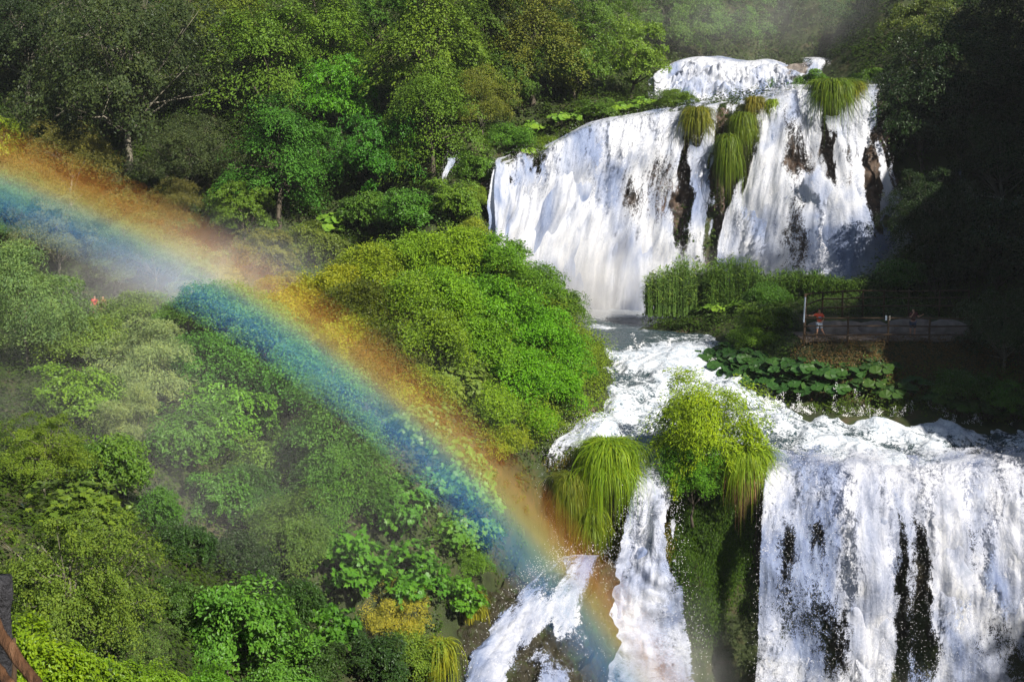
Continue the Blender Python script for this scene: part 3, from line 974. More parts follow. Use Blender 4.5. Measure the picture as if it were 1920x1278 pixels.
A_ = np.zeros((m_ + 3, m_ + 3))
A_[:m_, :m_] = -D_
A_[:m_, m_:] = np.c_[np.ones(m_), rc[:, :2]]
A_[m_:, :m_] = A_[:m_, m_:].T
w_ = np.linalg.solve(A_, np.r_[rc[:, 2], 0, 0, 0])
xr = np.arange(3.0, 42.01, .5)
yr = np.arange(66.5, 106.01, .5)
X_, Y_ = np.meshgrid(xr, yr, indexing='ij')
Z_ = (-np.hypot(X_.ravel()[:, None] - rc[None, :, 0], Y_.ravel()[:, None] - rc[None, :, 1]) @ w_[:m_] + w_[m_] + w_[m_ + 1] * X_.ravel() + w_[m_ + 2] * Y_.ravel()).reshape(X_.shape)
for _ in range(2):
    Z_[1:-1] = .25 * Z_[:-2] + .5 * Z_[1:-1] + .25 * Z_[2:]
    Z_[:, 1:-1] = .25 * Z_[:, :-2] + .5 * Z_[:, 1:-1] + .25 * Z_[:, 2:]


def river_z(x, y):
    i = np.clip((np.asarray(x) - 3) / .5, 0, len(xr) - 1.001)
    j = np.clip((np.asarray(y) - 66.5) / .5, 0, len(yr) - 1.001)
    i0, j0 = i.astype(int), j.astype(int)
    a, b = i - i0, j - j0
    return Z_[i0, j0] * (1 - a) * (1 - b) + Z_[i0 + 1, j0] * a * (1 - b) + Z_[i0, j0 + 1] * (1 - a) * b + Z_[i0 + 1, j0 + 1] * a * b


x_, y_ = np.meshgrid(RX, RY, indexing='ij')
z0 = river_z(x_, y_)
# rapids: calm(er) below the fall, rough further down
rough = np.clip((92 - y_) / 8, .16, 1) * np.clip((y_ - 68.5) / 3, .2, 1)
wx, wy = x_ + .5 * fbm(x_ * .5, y_ * .5, 0, 90), y_ + .5 * fbm(x_ * .5, y_ * .5, 0, 95)
turb = fbm(wx * .5, wy * .34, 0, 81, 4, .45)
ridg = 1 - np.abs(fbm(wx * .8, wy * .55, 0, 85, 3, .45))
zz = z0 + rough * (.36 * turb + .22 * (ridg - .5)) + .03 * fbm(x_ * 2.2, y_ * 2.2, 0, 88, 3)
# it dips over the crest under the falling sheets
crest = 70.6 + .0 * x_
zz = zz - np.clip(70.8 - y_, 0, 9) ** 2 * .5
pxr, pyr = pix(np.stack([x_, y_, zz], -1))
foam = .24 + .40 * np.clip((91 - y_) / 5, 0, 1) + .28 * turb * 1 + blobs(pxr, pyr, [(1200, 720, 60, 26, -.3), (1170, 640, 70, 14, -.35), (1230, 640, 40, 30, .35), (1180, 672, 50, 16, .35), (1290, 700, 60, 30, .3), (1150, 590, 60, 5, .5), (1240, 588, 60, 4, .5)], 0)
foam += np.clip((y_ - 101.5) / 2, 0, 1) * .6
gfr = grid_faces(len(RX), len(RY))
_fy, _fp = y_.ravel()[gfr[:, 0]], pxr.ravel()[gfr[:, 0]]
gfr = gfr[(_fy > np.where(_fp < 1180, 71.6, np.where((_fp > 1262) & (_fp < 1425), 70.9, 70.3)))]
m, nt, out = new_mat('river_water')
L = nt.links
fo = N(nt, 'ShaderNodeAttribute', attribute_name='foam')
tc = N(nt, 'ShaderNodeTexCoord')
mp = N(nt, 'ShaderNodeMapping')
mp.inputs['Scale'].default_value = (1, .8, 1)
L.new(tc.outputs['Object'], mp.inputs[0])
na = noise_n(nt, mp.outputs[0], 1.6, 5, .68, 1.0)
nb_ = noise_n(nt, mp.outputs[0], 9, 4, .72, .8)
s = math_n(nt, 'ADD', fo.outputs['Fac'], math_n(nt, 'ADD', math_n(nt, 'MULTIPLY', math_n(nt, 'ADD', na, -.5), 1.5), math_n(nt, 'MULTIPLY', math_n(nt, 'ADD', nb_, -.5), 1.1)))
mr = N(nt, 'ShaderNodeMapRange', interpolation_type='SMOOTHSTEP')
mr.inputs['From Min'].default_value = .38
mr.inputs['From Max'].default_value = .66
L.new(s, mr.inputs['Value'])
wb = N(nt, 'ShaderNodeBsdfPrincipled')
wb.inputs['Base Color'].default_value = (.035, .06, .07, 1)
wb.inputs['Roughness'].default_value = .12
wb.inputs['IOR'].default_value = 1.33
bp = N(nt, 'ShaderNodeBump')
bp.inputs['Strength'].default_value = .8
bp.inputs['Distance'].default_value = .18
L.new(math_n(nt, 'MULTIPLY_ADD', nb_, .35, na), bp.inputs['Height'])
L.new(bp.outputs[0], wb.inputs['Normal'])
fd = N(nt, 'ShaderNodeBsdfDiffuse')
L.new(ramp_n(nt, math_n(nt, 'MULTIPLY_ADD', nb_, .5, math_n(nt, 'MULTIPLY', na, .5)), [(.38, (.28, .35, .43)), (.5, (.54, .59, .66)), (.64, (.84, .86, .89))]), fd.inputs['Color'])
L.new(bp.outputs[0], fd.inputs['Normal'])
mx = N(nt, 'ShaderNodeMixShader')
L.new(mr.outputs[0], mx.inputs[0])
L.new(wb.outputs[0], mx.inputs[1])
L.new(fd.outputs[0], mx.inputs[2])
L.new(mx.outputs[0], out.inputs['Surface'])
M_RIVER = m
RV = np.stack([x_, y_, zz], -1).reshape(-1, 3)
tag(link('river', np_mesh('river', RV, gfr, [4] * len(gfr), M_RIVER, pt_attr={'foam': foam.ravel()}, smooth=True)), kind='structure')
# splashes thrown up along the right bank and the rapids
rng = np.random.default_rng(77)
sp = []
for px, py, n_, hx, hz in ((1690, 745, 1100, 40, 1.0), (1740, 765, 600, 40, .6), (1610, 765, 700, 50, .5), (1560, 765, 500, 50, .4), (1840, 780, 700, 60, .5), (1480, 760, 500, 40, .35), (1240, 660, 300, 50, .3), (1180, 690, 240, 60, .25), (1280, 690, 300, 50, .25), (1430, 760, 300, 40, .25)):
    for _ in range(n_ // 60):
        c = ray_ground(px + rng.normal() * hx, py + 12, 0, 60)
        x, y = c[0], min(c[1], 79.6) if px > 1400 else c[1]
        z = float(river_z(x, y))
        v0 = abs(rng.normal()) * hz + .15
        q = rng.uniform(0, 1, 60)
        drn = rng.normal(size=3) * .35
        sp.append(np.stack([x + drn[0] * q + rng.normal(size=60) * .07, y + drn[1] * q + rng.normal(size=60) * .07, z + v0 * q + rng.normal(size=60) * .05], -1))
sp = np.concatenate(sp)
o = add_drops('spray', sp, rng, (.009, .028), None)
tag(o, 'white droplets thrown up where the river hits its right bank', kind='stuff')

# ------------------------------------------------------------------ trees and shrubs
G_DARK = (.030, .058, .022)
G_GREY = (.050, .075, .042)
G_MID = (.038, .092, .018)
G_OLIVE = (.075, .105, .022)
G_BRIGHT = (.075, .165, .018)
G_YEL = (.15, .19, .018)
G_PALE = (.085, .125, .055)
G_SILV = (.13, .165, .11)
G_BLUE = (.035, .075, .035)
G_SHADED = (.013, .028, .013)  # near-black green with the right bank's shade painted in
FS = 'trees on the far slope'
RT = 'dark trees on the right bank'
# species, name, px, py, radius px, colour, zscale, label, category, group
T = [
    ('oak', 'poplar_tree', 235, 130, 195, (.026, .040, .024), 1.0, 'huge grey-green tree with pale bare limbs, high at the upper left', 'tree', FS),
    ('oak', 'poplar_tree', 40, 60, 140, (.012, .022, .013), 1.0, 'very dark tree filling the top left corner', 'tree', FS),  # corner vignette put into its very dark leaf colour
    ('oak', 'poplar_tree', 345, 300, 100, (.030, .044, .028), .9, 'grey-green bough-heavy tree just below the huge pale-limbed tree', 'tree', FS),
    ('willow', 'willow_tree', 130, 325, 95, (.075, .075, .03), .9, 'thin brownish tree inside the orange edge of the rainbow', 'tree', FS),
    ('maple', 'maple_tree', 5, 270, 55, (.12, .16, .02), 1.0, 'yellow-green tree at the left edge above the rainbow', 'tree', FS),
    ('hornbeam', 'hornbeam_tree', 500, 110, 115, (.060, .105, .022), 1.05, 'layered green tree right of the huge pale-limbed tree', 'tree', FS),
    ('hornbeam', 'hornbeam_tree', 520, 290, 105, (.035, .095, .024), 1.0, 'mid green tiered tree below the layered one, left of centre', 'tree', FS),
    ('hornbeam', 'hornbeam_tree', 430, 20, 90, (.075, .10, .022), 1.0, 'olive tree touching the top edge left of centre', 'tree', FS),
    ('maple', 'maple_tree', 460, 395, 70, (.065, .11, .02), .9, 'small spreading yellowish tree above the orange glow of the rainbow', 'tree', FS),
    ('hornbeam', 'hornbeam_tree', 610, 60, 100, (.065, .115, .022), 1.0, 'bright layered tree at the top, third from the dark corner tree', 'tree', FS),
    ('maple', 'maple_tree', 640, 190, 78, (.055, .15, .015), 1.0, 'vivid green rounded tree in the middle of the far slope', 'tree', FS),
    ('maple', 'maple_tree', 600, 300, 70, (.035, .10, .018), 1.0, 'rounded deep green tree below the vivid one', 'tree', FS),
    ('hornbeam', 'hornbeam_tree', 795, 80, 125, (.070, .11, .022), 1.1, 'tall olive tiered tree at the top centre', 'tree', FS),
    ('hornbeam', 'hornbeam_tree', 810, 215, 95, (.060, .105, .022), 1.0, 'drooping tiered tree directly above the small white trickle', 'tree', FS),
    ('maple', 'maple_tree', 715, 300, 85, (.030, .10, .016), 1.0, 'dense rich green tree left of the small white trickle', 'tree', FS),
    ('maple', 'maple_tree', 715, 40, 70, (.045, .10, .02), 1.0, 'round mid green tree wedged between two tiered trees at the top', 'tree', FS),
    ('hornbeam', 'hornbeam_tree', 905, 60, 95, (.045, .075, .02), 1.1, 'dark olive tree with deep shade under it, top centre right', 'tree', FS),
    ('hornbeam', 'hornbeam_tree', 1000, 75, 100, (.075, .085, .026), 1.0, 'brownish olive tree overhanging the dark hollow', 'tree', FS),
    ('maple', 'maple_tree', 1075, 110, 75, (.055, .10, .02), 1.0, 'light green tree right of the dark hollow', 'tree', FS),
    ('oak', 'oak_tree', 1110, 30, 95, (.050, .095, .03), .9, 'green tree at the top edge right of the brownish olive one', 'tree', FS),
    ('maple', 'maple_tree', 1185, 110, 70, (.085, .145, .03), 1.0, 'pale green leafy tree touching the left side of the distant cascade', 'tree', FS),
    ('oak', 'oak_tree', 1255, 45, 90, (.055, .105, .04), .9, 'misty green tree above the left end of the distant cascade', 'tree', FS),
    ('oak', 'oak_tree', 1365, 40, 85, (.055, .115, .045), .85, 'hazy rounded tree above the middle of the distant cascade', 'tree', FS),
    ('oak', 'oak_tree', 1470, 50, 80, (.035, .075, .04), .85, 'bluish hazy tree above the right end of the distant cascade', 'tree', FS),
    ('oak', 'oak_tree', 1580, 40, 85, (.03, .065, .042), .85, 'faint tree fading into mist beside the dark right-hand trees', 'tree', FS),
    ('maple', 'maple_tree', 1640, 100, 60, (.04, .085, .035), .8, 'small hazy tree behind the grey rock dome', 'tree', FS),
    ('maple', 'maple_tree', 960, 160, 60, (.045, .085, .02), 1.0, 'small shaded tree below the brownish olive tree', 'tree', FS),
    ('willow', 'bush', 905, 200, 60, (.10, .12, .035), 1.0, 'pale straw-green bush at the foot of the dark olive tree', 'bush', None),
    ('elder', 'bush', 690, 400, 60, (.045, .10, .02), .8, 'low green bush above the mound, left of the white trickle', 'bush', None),
    ('elder', 'bush', 770, 400, 65, (.04, .11, .02), .8, 'bushy green shrub straight below the white trickle', 'bush', None),
    ('elder', 'bush', 850, 380, 55, (.07, .13, .02), .9, 'sunlit shrub against the left edge of the upper waterfall', 'bush', None),
    ('elder', 'bush', 890, 320, 45, (.055, .12, .02), .9, 'green shrub beside the top left corner of the upper waterfall', 'bush', None),
    ('bush', 'bush', 893, 375, 26, (.09, .14, .025), 1.1, 'narrow yellow-green shrub running down the left edge of the upper waterfall', 'bush', None),
    ('bush', 'bush', 950, 265, 50, (.05, .12, .025), .7, 'low dense shrub on the ledge above the left lip of the waterfall', 'bush', None),
    ('bush', 'bush', 1030, 285, 34, (.08, .13, .02), .9, 'small green tuft-like bush notched into the left lip of the waterfall', 'bush', None),
    ('bush', 'bush', 880, 440, 40, (.12, .16, .03), .9, 'yellow-green shrub where the mound meets the upper waterfall', 'bush', None),
    ('elder', 'bush', 1125, 210, 45, (.05, .10, .02), .6, 'low leafy shrub on the ridge right of the pale rock', 'bush', None),
    ('bush', 'bush', 1270, 195, 38, (.07, .12, .03), .7, 'green shrub between the two upper falls, left of the grass tufts', 'bush', None),
    ('bush', 'bush', 1435, 162, 34, (.05, .12, .035), .6, 'wide green bush in front of the distant cascade', 'bush', None),
    ('bush', 'bush', 1362, 147, 22, (.07, .14, .04), .8, 'tiny bush standing in the white water of the distant cascade', 'bush', None),
    ('bush', 'bush', 1348, 190, 18, (.05, .11, .04), .7, 'little bluish bush below the distant cascade', 'bush', None),
    ('elder', 'bush', 1520, 158, 34, (.06, .13, .02), .9, 'round bright bush on the crest left of the long grass', 'bush', None),
    ('elder', 'bush', 1625, 150, 34, (.06, .12, .02), .7, 'leafy bush at the crest beside the dark trees', 'bush', None),
    # left
    ('willow', 'willow_tree', 50, 590, 105, (.095, .14, .08), 1.05, 'pale grey-green willow at the left edge below the rainbow', 'tree', None),
    ('oak', 'oak_tree', 110, 440, 88, (.075, .09, .075), 1.0, 'greyish tree seen through the blue band of the rainbow at left', 'tree', None),
    ('willow', 'willow_tree', 20, 400, 70, (.05, .10, .05), 1.0, 'green tree at the left edge in the blue band', 'tree', None),
    ('oak', 'oak_tree', 290, 470, 95, (.05, .08, .05), .9, 'shadowy tree in the hazy valley behind the walkers', 'tree', None),
    ('maple', 'maple_tree', 385, 505, 60, (.06, .10, .04), .8, 'low hazy tree at the right end of the valley', 'tree', None),
    ('maple', 'maple_tree', 500, 480, 60, (.10, .10, .03), .8, 'brownish tree glowing in the orange band above the mound', 'tree', None),
    ('elder', 'bush', 590, 460, 60, (.07, .10, .025), .8, 'bush beside the orange band, right of the brownish tree', 'bush', None),
    ('maple', 'maple_tree', 215, 505, 52, (.06, .085, .05), .9, 'hazy tree just above the two red-clad walkers', 'tree', None),
    ('elder', 'bush', 350, 545, 42, (.07, .11, .06), .8, 'faint bush in the bright bluish mist', 'bush', None),
    ('elder', 'bush', 425, 525, 42, (.11, .11, .04), .8, 'faint bush at the point where mist and mound meet', 'bush', None),
    ('elder', 'bush', 520, 540, 45, (.12, .12, .03), .8, 'golden bush just above the left end of the mound', 'bush', None),
    ('willow', 'willow_tree', 330, 400, 60, (.07, .07, .035), .9, 'brownish feathery tree in the orange band left of the valley', 'tree', FS),
    ('maple', 'maple_tree', 230, 400, 55, (.06, .07, .03), .9, 'rounded tree inside the yellow band of the rainbow', 'tree', FS),
    ('bush', 'bush', 250, 590, 55, (.09, .13, .04), .7, 'low pale bush just below the two red-clad walkers', 'bush', None),
    ('bush', 'bush', 420, 590, 70, (.05, .11, .03), .8, 'dense bush below the brightest part of the rainbow', 'bush', None),
    ('bush', 'bush', 340, 600, 50, (.07, .13, .03), .8, 'light green bush left of the dense one under the rainbow', 'bush', None),
    ('bush', 'bush', 150, 650, 70, (.10, .14, .04), .7, 'grassy-green bush at left between the willow and the slope', 'bush', None),
    ('elder', 'bush', 150, 745, 75, (.09, .15, .02), .8, 'yellowish green bush on the left side of the slope', 'bush', None),
    ('willow', 'silver_bush', 285, 700, 80, (.15, .18, .12), .9, 'silvery shrub high on the left slope', 'bush', None),
    ('willow', 'silver_bush', 245, 790, 55, (.15, .175, .11), .9, 'smaller silvery shrub below the first one', 'bush', None),
    ('bush', 'bush', 400, 700, 75, (.045, .11, .025), .9, 'deep green shrub right of the silvery shrub', 'bush', None),
    ('bush', 'bush', 500, 640, 75, (.05, .11, .03), .9, 'shrub in the blue-green band of the rainbow, left of the mound', 'bush', None),
    ('bush', 'bush', 560, 720, 80, (.045, .115, .03), .9, 'rounded shrub under the rainbow at centre left', 'bush', None),
    ('elder', 'bush', 450, 790, 80, (.075, .16, .02), .9, 'vivid green shrub above the dark shadow on the slope', 'bush', None),
    ('elder', 'bush', 350, 830, 75, (.055, .115, .025), .9, 'mid green shrub left of the vivid one', 'bush', None),
    ('oak', 'fine_leaved_tree', 80, 850, 95, (.075, .12, .025), .9, 'wide olive tree at the left edge halfway down the slope', 'tree', None),
    ('elder', 'bush', 200, 880, 75, (.07, .12, .025), .9, 'olive shrub right of the wide olive tree', 'bush', None),
    ('hornbeam', 'hornbeam_tree', 620, 800, 105, (.055, .115, .035), 1.0, 'feathery layered tree at the centre of the left slope', 'tree', None),
    ('elder', 'bush', 500, 870, 55, (.09, .15, .03), 1.0, 'light green shrub lit in front of the dark shadow', 'bush', None),
    ('spray_bush', 'spray_bush', 640, 920, 85, (.055, .115, .03), 1.0, 'fine-leaved shrub below the feathery layered tree', 'bush', None),
    ('elder', 'bush', 410, 940, 55, (.05, .12, .02), 1.1, 'hanging green shrub beside the dark hollow', 'bush', None),
    ('elder', 'bush', 290, 960, 45, (.045, .10, .02), 1.1, 'slim shrub between the olive shrub and the dark hollow', 'bush', None),
    ('fig', 'fig_bush', 850, 720, 62, (0.086, 0.129, 0.040), .9, 'big-leaved shrub on the lower edge of the mound in yellow light', 'bush', None),
    ('fig', 'fig_bush', 790, 800, 62, (0.058, 0.116, 0.040), .9, 'fig bush in the blue band at the foot of the mound', 'bush', None),
    ('fig', 'fig_bush', 850, 880, 72, (0.050, 0.136, 0.040), 1.0, 'fig bush with pale turquoise leaves above the largest fig', 'bush', None),
    ('fig', 'fig_bush', 870, 985, 72, (0.058, 0.136, 0.032), 1.0, 'fig bush nearest the rocky cascade', 'bush', None),
    ('fig', 'fig_bush', 745, 950, 75, (0.043, 0.122, 0.024), 1.0, 'fig bush in the middle of the fig thicket', 'bush', None),
    ('fig', 'fig_bush', 640, 1060, 92, (0.043, 0.122, 0.020), 1.0, 'largest fig bush on the left of the fig thicket', 'bush', None),
    ('fig', 'fig_bush', 765, 1075, 75, (0.043, 0.122, 0.020), 1.0, 'fig bush straight above the yellow shrub', 'bush', None),
    ('fig', 'fig_bush', 860, 1120, 55, (0.050, 0.129, 0.020), 1.0, 'fig bush low down beside the slanted rocks', 'bush', None),
    ('fig', 'fig_bush', 625, 1180, 60, (0.043, 0.116, 0.020), 1.1, 'lowest fig bush hanging over the dark hollow', 'bush', None),
    ('spray_bush', 'spray_bush', 555, 1010, 65, (.07, .11, .04), 1.1, 'greyish twiggy shrub left of the fig thicket', 'bush', None),
    ('willow', 'yellow_bush', 745, 1150, 62, (.20, .195, .045), .8, 'pale yellow shrub in front of the fig bushes', 'bush', None),
    ('bush', 'bush', 775, 1245, 55, (.09, .13, .025), 1.0, 'grassy olive bush at the bottom beside the cascade', 'bush', None),
    ('bush', 'bush', 885, 1070, 36, (.07, .13, .02), 1.0, 'small bush at the left rim of the rocky cascade', 'bush', None),
    ('elder', 'bush', 470, 920, 50, (.03, .065, .018), 1.1, 'dark bush at the top of the dark hollow', 'bush', None),  # dark leaf colours from here on paint in the hollow's shade
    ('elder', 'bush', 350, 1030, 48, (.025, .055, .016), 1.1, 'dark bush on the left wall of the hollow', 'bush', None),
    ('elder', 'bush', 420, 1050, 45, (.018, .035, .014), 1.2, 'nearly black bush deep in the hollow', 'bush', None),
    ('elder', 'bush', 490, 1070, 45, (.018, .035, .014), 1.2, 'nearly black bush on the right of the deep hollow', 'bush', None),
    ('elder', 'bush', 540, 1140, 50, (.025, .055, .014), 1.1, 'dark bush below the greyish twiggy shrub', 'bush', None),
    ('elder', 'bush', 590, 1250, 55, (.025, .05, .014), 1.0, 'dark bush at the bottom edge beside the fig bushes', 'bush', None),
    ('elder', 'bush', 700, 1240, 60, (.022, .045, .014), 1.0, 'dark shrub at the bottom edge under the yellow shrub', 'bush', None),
    ('elder', 'bush', 340, 1130, 45, (.04, .075, .02), 1.0, 'small bush between the big lower left tree and the hollow', 'bush', None),
    ('maple', 'maple_tree', 480, 960, 45, (.03, .075, .018), 1.1, 'slim shaded tree over the dark hollow', 'tree', None),
    ('elder', 'elder_tree', 430, 1190, 115, (.060, .135, .025), 1.05, 'compound-leaved bushy tree at the bottom, left of centre', 'tree', None),
    ('elder', 'bush', 520, 1260, 75, (.06, .13, .025), .9, 'bush at the bottom edge right of the compound-leaved tree', 'bush', None),
    ('oak', 'fine_leaved_tree', 130, 1100, 165, (.062, .100, .026), 1.05, 'big fine-leaved tree filling the lower left corner', 'tree', None),
    ('oak', 'oak_tree', 225, 1240, 90, (.062, .095, .035), .9, 'greyish green tree at the bottom left of the compound-leaved one', 'tree', None),
    ('fig', 'fig_bush', 145, 955, 105, (0.068, 0.112, 0.024), .6, 'yellow-green fig bush with large fingered leaves over the lower left tree', 'bush', None),
    # right dark side, its shade put into the leaf colours
    ('oak', 'oak_tree', 1800, 150, 130, G_SHADED, 1.0, 'nearly black tree at the upper right', 'tree', RT),
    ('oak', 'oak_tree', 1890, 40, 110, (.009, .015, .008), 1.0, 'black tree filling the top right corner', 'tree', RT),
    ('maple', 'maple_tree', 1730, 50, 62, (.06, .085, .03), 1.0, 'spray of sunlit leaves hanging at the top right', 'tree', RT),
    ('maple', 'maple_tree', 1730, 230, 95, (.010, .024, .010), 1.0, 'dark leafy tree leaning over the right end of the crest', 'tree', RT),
    ('oak', 'oak_tree', 1880, 300, 120, G_SHADED, 1.0, 'black tree at the right edge above the fence', 'tree', RT),
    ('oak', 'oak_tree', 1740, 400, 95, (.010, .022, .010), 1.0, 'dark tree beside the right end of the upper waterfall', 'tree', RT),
    ('maple', 'maple_tree', 1870, 470, 100, G_SHADED, 1.0, 'black tree at the right edge level with the river pool', 'tree', RT),
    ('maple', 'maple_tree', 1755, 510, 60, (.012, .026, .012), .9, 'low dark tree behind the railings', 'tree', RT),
    ('oak', 'oak_tree', 1885, 620, 90, G_SHADED, 1.0, 'black tree at the right edge beside the end of the walkway', 'tree', RT),
    ('elder', 'bush', 1690, 520, 50, (.03, .075, .02), .8, 'dark green bush behind the middle of the railings', 'bush', None),
    ('elder', 'bush', 1440, 600, 55, (.06, .11, .02), .7, 'green bush on the bank left of the railings', 'bush', None),
    ('bush', 'bush', 1440, 560, 48, (.035, .085, .02), .7, 'low bush at the right foot of the reeds', 'bush', None),
    ('bush', 'bush', 1410, 640, 40, (.06, .12, .02), .7, 'small green bush over the water left of the walkway', 'bush', None),
    ('bush', 'bush', 1800, 730, 60, (.03, .07, .02), .6, 'low bush on the dark bank below the walkway', 'bush', None),
    ('elder', 'bush', 1880, 740, 55, (.04, .10, .02), .7, 'green bush at the right edge above the crest', 'bush', None),
]
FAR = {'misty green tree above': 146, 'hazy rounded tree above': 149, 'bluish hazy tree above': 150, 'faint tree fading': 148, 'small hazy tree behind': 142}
for sp_, nm, px, py, rp, c, zs, lab, cat, grp in T:
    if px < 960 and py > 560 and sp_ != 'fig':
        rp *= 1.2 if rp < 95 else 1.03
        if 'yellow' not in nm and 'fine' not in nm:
            c = (c[0] * .85, c[1] * .97, c[2] * 1.1)  # cool tint puts the left slope's shade and haze into the leaves
    elif px < 1130 and sp_ in ('hornbeam', 'maple'):
        c = (c[0] * .95, c[1] * 1.02, c[2])
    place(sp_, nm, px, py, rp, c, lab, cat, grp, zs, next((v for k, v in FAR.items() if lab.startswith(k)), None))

# the mound: many bushes shoulder to shoulder
MB = [
    (700, 520, 60, (.11, .155, .02), 'yellow-green bush on the left shoulder of the mound'),
    (625, 560, 60, (.14, .16, .02), 'golden bush at the left end of the mound crest'),
    (560, 590, 55, (.15, .16, .025), 'golden bush where the rainbow crosses the mound'),
    (770, 500, 60, (.085, .155, .018), 'bush at the crest of the mound left of its top'),
    (850, 492, 62, (.10, .17, .018), 'bright bush on the very top of the mound'),
    (930, 505, 60, (.06, .135, .018), 'bush on the crest right of the top of the mound'),
    (1000, 545, 55, (.055, .12, .02), 'dark green bush on the right shoulder of the mound'),
    (1045, 590, 45, (.05, .10, .02), 'dark bush hanging over the river pool'),
    (680, 600, 70, (.045, .06, .012), 'olive bush darkened for shade in the left hollow of the mound'),  # self-shadow of the dome's left side painted into the leaves
    (760, 580, 72, (.075, .135, .018), 'bush below the crest, left of the middle of the mound'),
    (840, 570, 70, (.075, .155, .016), 'rounded bush in the upper middle of the mound'),
    (920, 585, 70, (.06, .15, .016), 'rich green bush right of the middle of the mound'),
    (990, 630, 62, (.06, .165, .015), 'bush on the right flank of the mound, high'),
    (1050, 670, 52, (.065, .17, .015), 'vivid bush at the right edge of the mound over the rapids'),
    (730, 680, 70, (.04, .05, .012), 'brownish bush darkened for shade low on the left of the mound'),  # leaf colour darkened as the dome's own shadow
    (810, 660, 72, (.08, .135, .018), 'bush in the centre of the mound'),
    (890, 670, 70, (.07, .15, .016), 'bush right of the centre of the mound'),
    (960, 720, 65, (.065, .17, .014), 'vivid bush on the lower right flank of the mound'),
    (1035, 740, 55, (.07, .18, .014), 'bright bush nearest the rapids'),
    (920, 770, 62, (.09, .16, .016), 'yellowish bush above the brown overhang'),
    (1000, 790, 48, (.085, .18, .014), 'bright bush at the lower right tip of the mound'),
    (940, 840, 48, (.12, .16, .016), 'yellow-leaved bush hanging from the overhang'),
    (790, 740, 60, (.09, .13, .02), 'olive bush between the mound and the fig thicket'),
    (1090, 705, 26, (.06, .18, .02), 'small bright bush sticking out over the rapids'),
    (650, 650, 55, (.12, .15, .02), 'yellow bush on the left foot of the mound'),
]
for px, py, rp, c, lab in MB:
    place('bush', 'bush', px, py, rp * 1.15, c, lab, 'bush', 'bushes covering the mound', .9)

# the leafy shrub standing in the river and its upright sprays
q = at(1325, 800, 70.8)
plant('spray_bush', 'river_shrub', at(1325, 820, 70.6), 2.8, (.13, .195, .016), 'feathery yellow-green shrub growing in the river at the lip of the fall', 'shrub', None, 1.1)
plant('spray_bush', 'river_shrub', at(1300, 895, 69.6), 1.75, (.055, .14, .018), 'darker drooping shrub under the feathery one at the lip', 'shrub', None, 1.1)

# trees on the ridge outside the right edge of the picture; they shade the bank
for k, (x, y) in enumerate(((43, 52), (45, 92), (46, 100), (41, 60), (44, 68), (47, 38), (50, 48))):
    z = float(ground(x, y))
    plant('oak', 'oak_tree', (x, y, z + 6), 4.2, G_DARK, 'tree on the ridge beyond the right edge of the view', 'tree', 'trees on the ridge')

# near bright shrubs at the bottom left, growing below the viewpoint
for px, py, Y, R, c, lab in ((70, 1262, 13, .55, (.09, .15, .010), 'sunny yellow-green bush beside the log railing'), (190, 1290, 14, .45, (.07, .13, .012), 'bright near bush right of the railing at the bottom edge'),
                             (300, 1300, 15, .35, (.08, .15, .014), 'near leafy sprig third from the railing'), (390, 1300, 15.5, .35, (.05, .13, .014), 'near sprig at the bottom edge farthest from the railing')):
    plant('elder', 'near_bush', at(px, py, Y), R, c, lab, 'bush', None, 1.0)

# ------------------------------------------------------------------ grass tussocks
def blades(base, n, rx, ry, rz, length, rng, droop=1.0, width=.02, seg=5, up=.6, spread=1.0):
    """grass blades rooted on a small dome that rise, arch over and hang"""
    d = unit(n, rng)
    d[:, 2] = np.abs(d[:, 2]) * 1.0
    root = np.array(base) + d * np.array([rx, ry, rz])
    hor = d.copy()
    hor[:, 2] = 0
    hor /= np.maximum(np.linalg.norm(hor, axis=1, keepdims=True), .05)
    wis = rng.normal(size=(40, 3)) * np.array([.45, .45, 0])
    wi = rng.integers(0, 40, n)
    hor += rng.normal(size=(n, 3)) * .28 * np.array([1, 1, 0]) + wis[wi]
    ln = length * rng.uniform(.4, 1.2, n) * rng.uniform(.65, 1.2, 40)[rng.integers(0, 40, n)] * (1 + .25 * np.sin(np.arctan2(d[:, 1], d[:, 0]) * 3 + 1))
    t = np.linspace(0, 1, seg + 1)
    P = root[:, None] + hor[:, None] * (ln[:, None] * .55 * spread * np.sin(t * 1.7)[None])[..., None]
    P[..., 2] += ln[:, None] * (up * t[None] - droop * t[None] ** 2 * (1 + .2 * rng.normal(size=(n, 1))))
    sd = np.cross(hor, [0, 0, 1]) + rng.normal(size=(n, 3)) * .4
    sd /= np.linalg.norm(sd, axis=1, keepdims=True)
    wv = (width * (1 - t ** 1.5 * .9))[None, :, None] * sd[:, None]
    V = np.stack([P - wv, P + wv], 2).reshape(-1, 3)
    k = np.arange(seg)
    f = np.stack([2 * k, 2 * k + 1, 2 * k + 3, 2 * k + 2], 1)
    Fa = (np.arange(n) * (seg + 1) * 2)[:, None, None] + f[None]
    return V, Fa.reshape(-1, 4), np.repeat(rng.uniform(0, 1, n), seg)


